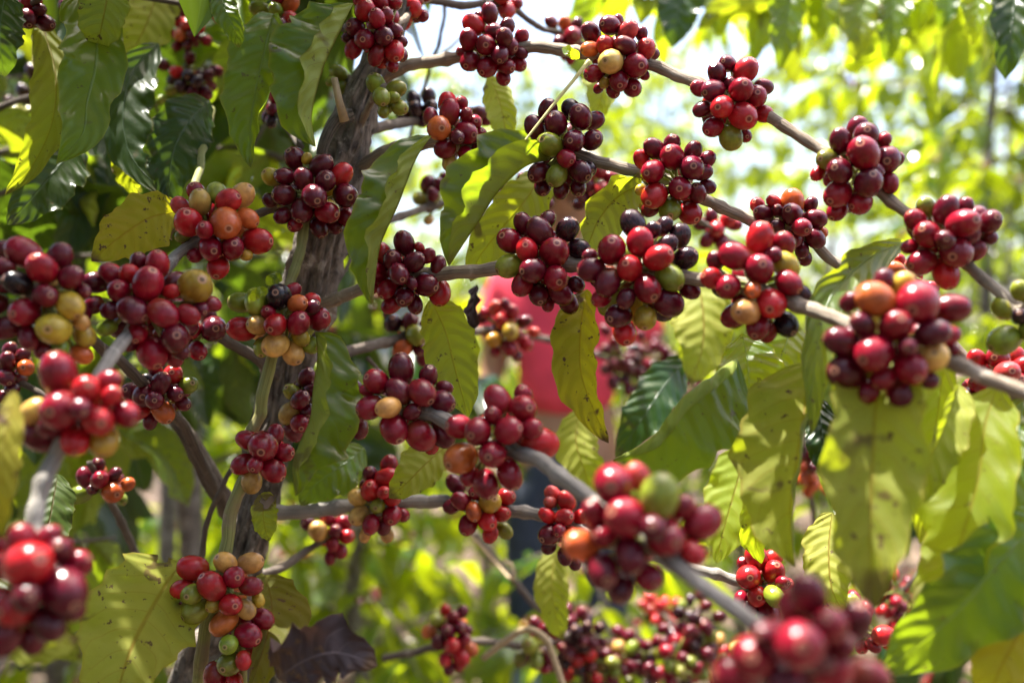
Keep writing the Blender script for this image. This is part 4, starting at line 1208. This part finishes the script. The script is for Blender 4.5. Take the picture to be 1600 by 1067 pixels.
# leafy branches deep in the left half, behind the fruit
for i_, (a_, b_, c_) in enumerate([((-40, 250, .95), (120, 210, .95), (300, 200, 1.0)), ((-60, 60, .95), (90, 20, .95), (240, 30, 1.0)), ((20, 420, 1.0), (140, 400, 1.0), (260, 420, 1.05)),
                                   ((480, 60, .95), (400, 90, .95), (300, 110, .95)), ((450, 250, 1.0), (360, 230, 1.0), (250, 260, 1.05)), ((300, 560, 1.1), (360, 520, 1.1), (430, 470, 1.15)),
                                   ((-30, 700, 1.0), (80, 670, 1.0), (200, 640, 1.05)), ((520, 150, 1.1), (450, 130, 1.1), (360, 20, 1.1)), ((-30, 880, .95), (90, 850, .95), (180, 840, 1.0)),
                                   ((-40, 330, 1.2), (150, 290, 1.2), (330, 330, 1.25)), ((-40, 130, 1.2), (150, 110, 1.2), (400, 100, 1.25)), ((250, -40, 1.1), (350, -10, 1.1), (480, 10, 1.1)), ((-50, 190, .85), (60, 150, .85), (180, 160, .9)), ((330, 300, 1.0), (380, 250, 1.0), (440, 150, 1.05)), ((-50, 560, .95), (60, 520, .95), (180, 500, 1.0)), ((-60, 330, .9), (40, 290, .9), (160, 280, .95)), ((60, 620, 1.1), (160, 580, 1.1), (300, 560, 1.1)), ((-40, 20, 1.1), (100, -10, 1.1), (240, -20, 1.1)), ((130, 480, 1.1), (250, 440, 1.1), (380, 400, 1.1))]):
    leafy(stem2, np.array([W(*a_), W(*b_), W(*c_)]), 60 + i_, .0035, .06, (.10, .15), ('dark', 'dark', 'green', 'olive'))
# overhanging branch at the top right with long hanging leaves
tree4 = empty('coffee_tree', (1.35, 1.75, 0))
tag(tree4, 'coffee tree reaching in overhead, its long leaves hanging into the bright sky', 'coffee tree', 'coffee trees')
tube('trunk', catmull(np.array([[1.35, 1.75, -.03], [1.36, 1.74, .6], [1.33, 1.72, 1.2], [1.30, 1.68, 1.75], [1.28, 1.66, 2.3]]), 8), np.linspace(.028, .012, 33), tree4, M['bark'], 14, .15, 19)
for i_, P_ in enumerate([[(1290, -250, 1.66), (1180, -150, 1.4), (1060, -70, 1.2), (940, -40, 1.1)], [(1700, -210, 1.66), (1500, -110, 1.35), (1360, -60, 1.2), (1240, -30, 1.1)],
                         [(1900, -150, 1.66), (1720, -90, 1.35), (1600, -60, 1.2), (1480, -30, 1.1)], [(2050, -60, 1.66), (1850, 20, 1.4), (1700, 50, 1.25)],
                         [(1300, -200, 1.7), (1340, -60, 2.0), (1420, 0, 2.3), (1500, 40, 2.5)], [(1300, -200, 1.7), (1230, -80, 2.0), (1170, -10, 2.3), (1120, 30, 2.5)], [(1320, -220, 1.7), (1480, -90, 1.9), (1620, -20, 2.1)]]):
    leafy(tree4, np.array([W(*p) for p in P_]), 90 + i_, .005, .055, (.11, .17), ('bright', 'green', 'bright', 'olive'), .3)
for i_, (x_, y0_, y1_, w_, mk_, d_) in enumerate([(1060, -60, 75, 40, 'dark', 1.0), (1010, -90, 40, 34, 'olive', 1.05), (1130, -70, 60, 30, 'bright', 1.15), (1188, -40, 100, 26, 'bright', 1.15), (1228, -60, 112, 30, 'green', .95),
                                                  (1285, -80, 70, 34, 'bright', 1.1), (1345, -60, 95, 38, 'olive', 1.0), (1395, -70, 100, 34, 'green', 1.05), (1440, -90, 60, 30, 'bright', 1.15), (1528, -70, 72, 28, 'bright', .85),
                                                  (1580, -60, 125, 36, 'dark', .8), (1480, -60, 50, 26, 'green', 1.1)]):
    leaf(tree4, [(x_ + 12, y0_), (x_ + 4, y0_ * .6 + y1_ * .4), (x_ - 4, y0_ * .25 + y1_ * .75), (x_ - 10, y1_)], (d_ + .02, d_), w_, None, 'U', mk_, (20, 10), (20, 10), .12, 500 + i_)

# ------------------------------------------------------------------ coffee trees behind
def far_tree(label, x, y, h, rad, nb, seed, mat='bulk', step=.06, fruit=40, low=.15, L=(.10, .16)):
    g = np.random.default_rng(seed)
    t = empty('coffee_tree', (x, y, 0))
    tag(t, label, 'coffee tree', 'coffee trees')
    P = np.array([[x, y, -.03], [x + g.normal(0, .03), y, h * .35], [x + g.normal(0, .05), y, h * .7], [x + g.normal(0, .06), y, h * .96]])
    C = catmull(P, 6)
    tube('trunk', C, np.linspace(.03, .007, len(C)), t, M['bark'], 10, .15, seed)
    mats, fr, fc = [], [], []
    for k in range(nb):
        f = low + (1 - low) * (k + g.random()) / nb
        p = np.array([np.interp(f, np.linspace(0, 1, len(C)), C[:, i]) for i in range(3)])
        B = arch(p, k * 2.4 + g.normal(0, .3), rad * g.uniform(.65, 1.1) * (1.12 - .65 * f ** 2), rad * .35, rad * g.uniform(.2, .7))
        B[:, 2] = np.maximum(B[:, 2], .05)
        tube('branch', B, np.linspace(.006, .002, len(B)), t, M['branch_dark'], 5, 0, k)
        mats += leafy_branch(B, g, step, L)
        if fruit:
            for q in range(3):
                s = g.uniform(.2, .8)
                c = np.array([np.interp(s, np.linspace(0, 1, 6), B[:, i]) for i in range(3)])
                for w_ in range(fruit // 6):
                    v = g.normal(size=3); v /= np.linalg.norm(v)
                    fr.append(axis_matrix(c + v * .016, v, .013, .015, g)); fc.append(cherry_colour('DCCRYGD'[g.integers(7)], g))
    crown_mesh('crown', mats, t, M[mat])
    joined_cherries('cherries', fr, fc, t)
    return t


far_tree('dense shaded coffee tree filling the dark upper left behind the stems', -.62, 1.75, 2.5, .62, 40, 201, 'bulk_shade', .045, 30, .36)
far_tree('dark coffee tree at the left edge behind the near leaves', -1.0, 1.5, 2.5, .6, 32, 240, 'bulk_shade', .045, 0, .36)
far_tree('shaded coffee tree behind the thick trunk', -.95, 2.6, 2.7, .75, 34, 202, 'bulk_shade', .05, 0, .40)
far_tree('sunlit coffee tree to the right of the person in red', 1.45, 3.0, 2.5, .75, 44, 203, 'bulk', 0.043, 24, L=(.08, .13))
far_tree('bright leafy coffee tree at the far right edge', 2.5, 3.6, 2.6, .85, 44, 204, 'bulk', 0.043, 0, L=(.08, .13))
far_tree('coffee tree in the next row between the person and the right edge', 1.5, 4.8, 3.1, .85, 42, 205, 'bulk', 0.047, 0, L=(.08, .13))
far_tree('sunlit coffee tree in the distance behind the person', .35, 5.6, 2.7, .9, 40, 206, 'bulk', 0.050, 0, L=(.08, .13))
far_tree('sunlit coffee tree glimpsed between trunk and person', -.75, 4.6, 2.5, .8, 40, 207, 'bulk', 0.050, 0, L=(.08, .13))
far_tree('coffee tree far behind the dark left foliage', -2.3, 4.6, 2.7, 1.0, 26, 208, 'bulk', .07, 0)
far_tree('tall bright coffee tree beyond the right-hand row', 3.0, 6.0, 4.0, 1.1, 42, 209, 'bulk', 0.050, 0, L=(.08, .13))
far_tree('tallest distant coffee tree at the upper right', 4.6, 7.5, 4.0, 1.3, 42, 210, 'bulk', .08, 0, L=(.12, .2))
far_tree('distant coffee tree closing the view in the middle', .9, 8.5, 3.8, 1.3, 40, 211, 'bulk', .08, 0, L=(.12, .2))
far_tree('distant coffee tree behind the trunk', -1.4, 8.5, 3.0, 1.3, 26, 212, 'bulk', .08, 0, L=(.12, .2))
far_tree('young knee-high coffee plant in the sun below the trunk', -.28, 2.05, .92, .42, 16, 213, 'bulk', .055, 18, .1)
far_tree('young coffee plant at the left, low in the sun', -.95, 2.0, .95, .45, 16, 214, 'bulk', .055, 18, .1)
far_tree('small coffee plant in the shade at the lower right', .95, 1.9, 1.05, .45, 18, 215, 'bulk_shade', .055, 18, .1)
far_tree('knee-high coffee plant in front of the legs of the person', .10, 1.85, .80, .36, 18, 241, 'bulk', .05, 12, .15)
far_tree('low bright coffee plant seen under the dark left foliage', -1.55, 3.5, 1.25, .6, 26, 242, 'bulk', .05, 18, .1)
far_tree('low bright coffee plant seen past the foot of the trunk', -.85, 3.5, 1.15, .55, 26, 243, 'bulk', .05, 18, .1)
far_tree('small coffee plant just behind the person', -.1, 3.9, 1.2, .6, 18, 216, 'bulk', .06, 0, .1)

far_tree('leafy coffee tree low at the right edge, half hidden by hanging leaves', 2.05, 2.5, 1.9, .75, 34, 217, 'bulk', 0.036, 0, L=(.08, .13))
far_tree('coffee tree in the second row behind the right-hand trees', 3.4, 4.6, 3.3, 1.0, 34, 218, 'bulk', 0.043, 0, L=(.08, .13))
far_tree('coffee tree in the second row, left of the tallest one', 2.3, 6.6, 3.9, 1.1, 32, 219, 'bulk', 0.047, 0, L=(.08, .13))
far_tree('coffee tree far off, right of the person', 1.0, 6.6, 3.2, 1.0, 32, 220, 'bulk', 0.047, 0, L=(.08, .13))
far_tree('coffee tree far off, just left of the person', -.2, 6.8, 3.3, 1.0, 40, 221, 'bulk', 0.047, 0, L=(.08, .13))
far_tree('low coffee tree directly left of the person, in full sun', -.45, 3.1, 1.5, .6, 26, 222, 'bulk', .05, 12, .1)
far_tree('low coffee tree directly right of the person, in full sun', .85, 3.7, 1.6, .65, 26, 223, 'bulk', .055, 12, .1)
far_tree('far coffee tree closing the row at the right', 5.5, 10, 4.2, 1.6, 30, 224, 'bulk', .085, 0, L=(.14, .22))
far_tree('far coffee tree behind the tallest ones', 2.4, 10.5, 3.9, 1.6, 30, 225, 'bulk', .085, 0, L=(.14, .22))
far_tree('far coffee tree closing the view behind the trunk', -3.2, 9.5, 3.6, 1.6, 30, 226, 'bulk', .085, 0, L=(.14, .22))

far_tree('coffee tree added out of view at the left to block sky light', -.95, .30, 2.6, .62, 52, 231, 'bulk_shade', .04, 0)  # this and the next three: unseen trees added only to block sky light
far_tree('unseen coffee tree added behind the viewer to block sky light, on the left', -.9, -.85, 3.1, .8, 44, 232, 'bulk_shade', .055, 0)
far_tree('unseen coffee tree added behind the viewer to block sky light, in the middle', .2, -1.15, 3.0, .8, 44, 233, 'bulk_shade', .055, 0)
far_tree('unseen coffee tree added behind the viewer to block sky light, on the right', 1.35, -.9, 2.9, .8, 44, 234, 'bulk_shade', .055, 0)

# ------------------------------------------------------------------ fallen leaves on the soil
def litter():
    g = np.random.default_rng(77)
    n = 2600
    mats = []
    for i in range(n):
        y = .9 + 8.5 * g.random() ** 1.3
        x = g.uniform(-.9, .9) * y
        a, b_ = g.uniform(0, 6.28), g.normal(0, .35)
        m = np.eye(4)
        Lf = g.uniform(.06, .13)
        Rm = Matrix.Rotation(a, 3, 'Z') @ Matrix.Rotation(R(90) + b_, 3, 'X') @ Matrix.Rotation(g.normal(0, .5), 3, 'Z')
        m[:3, :3] = np.array(Rm) * Lf
        z = .03 * math.sin(x * 2.1 + 1) * math.cos(y * 1.7) + .012 * math.sin(x * 6 + y * 5)
        m[:3, 3] = (x, y, z + .03 + .02 * g.random())
        mats.append(m)
    mt = bulk_leaf_material('fallen_leaf', (.20, .13, .08), (.28, .20, .14), (.25, .14, .05), .5, .15, (.36, .28, .2))
    o = crown_mesh('fallen_leaves', mats, None, mt)
    tag(o, 'dry brown fallen leaves scattered over the soil', 'leaf litter', kind='stuff')


litter()

# ------------------------------------------------------------------ the person behind the tree
def skin_mesh(name, parent, mat, verts, edges, radii, root=0, sub=2):
    me = bpy.data.meshes.new(name)
    me.from_pydata([tuple(v) for v in verts], edges, [])
    me.materials.append(mat)
    o = bpy.data.objects.new(name, me)
    COL.objects.link(o)
    o.parent = parent
    sk = o.modifiers.new('skin', 'SKIN')
    sk.use_smooth_shade = True
    if not me.skin_vertices:
        bpy.context.view_layer.objects.active = o
        bpy.ops.object.select_all(action='DESELECT')
        o.select_set(True)
        bpy.ops.mesh.customdata_skin_add()
    for i, v in enumerate(me.skin_vertices[0].data):
        r = radii[i]
        v.radius = r if isinstance(r, tuple) else (r, r)
        v.use_root = (i == root)
    sb = o.modifiers.new('smooth', 'SUBSURF')
    sb.levels = sb.render_levels = sub
    return o


def person():
    p = empty('person', (.16, 2.9, 0))
    tag(p, 'person in a red T-shirt, blue jeans and straw hat standing behind the branches', 'person')
    p.rotation_euler = (0, 0, R(-12))
    skin = plain('skin', (.36, .19, .12), .55, .08, 20)
    shirt = plain('red_cotton', (.76, .06, .10), .9, .3, 9)
    jean = plain('blue_denim', (.04, .05, .075), .9, .25, 30)
    hatm = plain('pale_straw_hat', (.55, .46, .36), .8, .12, 60)
    hair = plain('dark_hair', (.02, .015, .012), .5, .3, 80)
    boot = plain('rubber_boot', (.16, .22, .32), .4, .15, 20)
    v, e, r = [], [], []

    def add_v(co, rad, prev=None):
        v.append(co); r.append(rad)
        if prev is not None: e.append((prev, len(v) - 1))
        return len(v) - 1
    pel = add_v((0, 0, .92), (.13, .10))
    sp = add_v((0, .01, 1.12), (.115, .09), pel)
    ch = add_v((0, 0, 1.29), (.14, .10), sp)
    nb = add_v((0, .01, 1.415), .062, ch)
    nk = add_v((0, -.005, 1.475), .05, nb)
    jaw = add_v((0, -.035, 1.535), (.06, .075), nk)
    hd = add_v((0, -.015, 1.60), (.078, .098), jaw)
    add_v((0, .0, 1.675), (.06, .075), hd)
    add_v((0, -.128, 1.585), .012, hd)                                      # nose
    for sgn in (-1, 1):
        add_v((sgn * .088, -.005, 1.59), .014, hd)                           # ears
        hp = add_v((sgn * .09, 0, .86), .085, pel)
        kn = add_v((sgn * .105, -.015, .48), .056, hp)
        an = add_v((sgn * .11, .02, .09), .038, kn)
        add_v((sgn * .12, -.13, .045), .036, an)
        sh = add_v((sgn * .175, .005, 1.375), .056, ch)
        el = add_v((sgn * .235, .03, 1.10), .042, sh)
        wr = add_v((sgn * .235, -.11, .90), .027, el)
        pm = add_v((sgn * .235, -.15, .845), (.034, .020), wr)
        for q, (dx, ln) in enumerate([(-.028, .07), (-.010, .08), (.010, .075), (.027, .06)]):
            f1 = add_v((sgn * .235 + dx, -.175, .80), .0095, pm)
            add_v((sgn * .235 + dx, -.172, .80 - ln * .6), .008, f1)
        t1 = add_v((sgn * .235 - sgn * .035, -.165, .85), .010, pm)
        add_v((sgn * .235 - sgn * .045, -.19, .815), .009, t1)
    skin_mesh('body', p, skin, v, e, r)
    # clothes follow the body
    v2 = [(0, 0, .955), (0, .01, 1.12), (0, 0, 1.29), (0, .01, 1.40)]
    r2 = [(.165, .13), (.150, .12), (.165, .125), (.085, .08)]
    e2 = [(0, 1), (1, 2), (2, 3)]
    for sgn in (-1, 1):
        k = len(v2)
        v2 += [(sgn * .175, .005, 1.375), (sgn * .222, .022, 1.18)]
        r2 += [.078, .080]
        e2 += [(2, k), (k, k + 1)]
    skin_mesh('shirt', p, shirt, v2, e2, r2)
    v3 = [(0, 0, .955), (0, 0, .90)]
    r3 = [(.150, .115), (.155, .12)]
    e3 = [(0, 1)]
    for sgn in (-1, 1):
        k = len(v3)
        v3 += [(sgn * .095, 0, .82), (sgn * .105, -.015, .48), (sgn * .11, .02, .20)]
        r3 += [.105, .080, .068]
        e3 += [(1, k), (k, k + 1), (k + 1, k + 2)]
    skin_mesh('jeans', p, jean, v3, e3, r3)
    for sgn in (-1, 1):
        skin_mesh('boot', p, boot, [(sgn * .11, .02, .32), (sgn * .11, .02, .08), (sgn * .118, -.10, .05), (sgn * .12, -.15, .045)], [(0, 1), (1, 2), (2, 3)], [.072, .060, .052, .045])
    # hair cap, hat and facial features
    a = np.linspace(0, 2 * np.pi, 24, endpoint=False)

    def lathe(name, prof, mat, par, off=(0, 0, 0), sx=1., sy=1.):
        V = np.vstack([np.stack([rr * np.cos(a) * sx, rr * np.sin(a) * sy, np.full(24, z)], 1) for rr, z in prof]) + np.array(off)
        i = np.arange(len(prof) - 1)[:, None] * 24
        j = np.arange(24)[None]
        Fq = np.stack([i + j, i + (j + 1) % 24, i + 24 + (j + 1) % 24, i + 24 + j], -1).reshape(-1, 4)
        o = bpy.data.objects.new(name, mesh(name, V, Fq))
        o.data.materials.append(mat)
        COL.objects.link(o)
        o.parent = par
        return o
    lathe('hair', [(.100, 1.55), (.106, 1.60), (.103, 1.65), (.085, 1.69), (.05, 1.712), (.002, 1.718)], hair, p, (0, .018, 0), .86, 1.0)
    hat = lathe('hat', [(.235, 1.635), (.18, 1.648), (.112, 1.656), (.108, 1.70), (.098, 1.745), (.06, 1.762), (.002, 1.765)], hatm, p, (0, .0, 0), .92, 1.05)
    lathe('hat_band', [(.114, 1.660), (.112, 1.685)], hair, hat, (0, 0, 0), .92, 1.05)
    for sgn in (-1, 1):
        lathe('eye', [(.002, 1.612), (.010, 1.606), (.013, 1.60), (.010, 1.594), (.002, 1.588)], hair, p, (sgn * .033, -.098, 0))
    lathe('mouth', [(.002, 1.548), (.020, 1.543), (.002, 1.538)], plain('lips', (.30, .10, .08), .5, .1), p, (0, -.098, 0), 1.0, .5)


person()
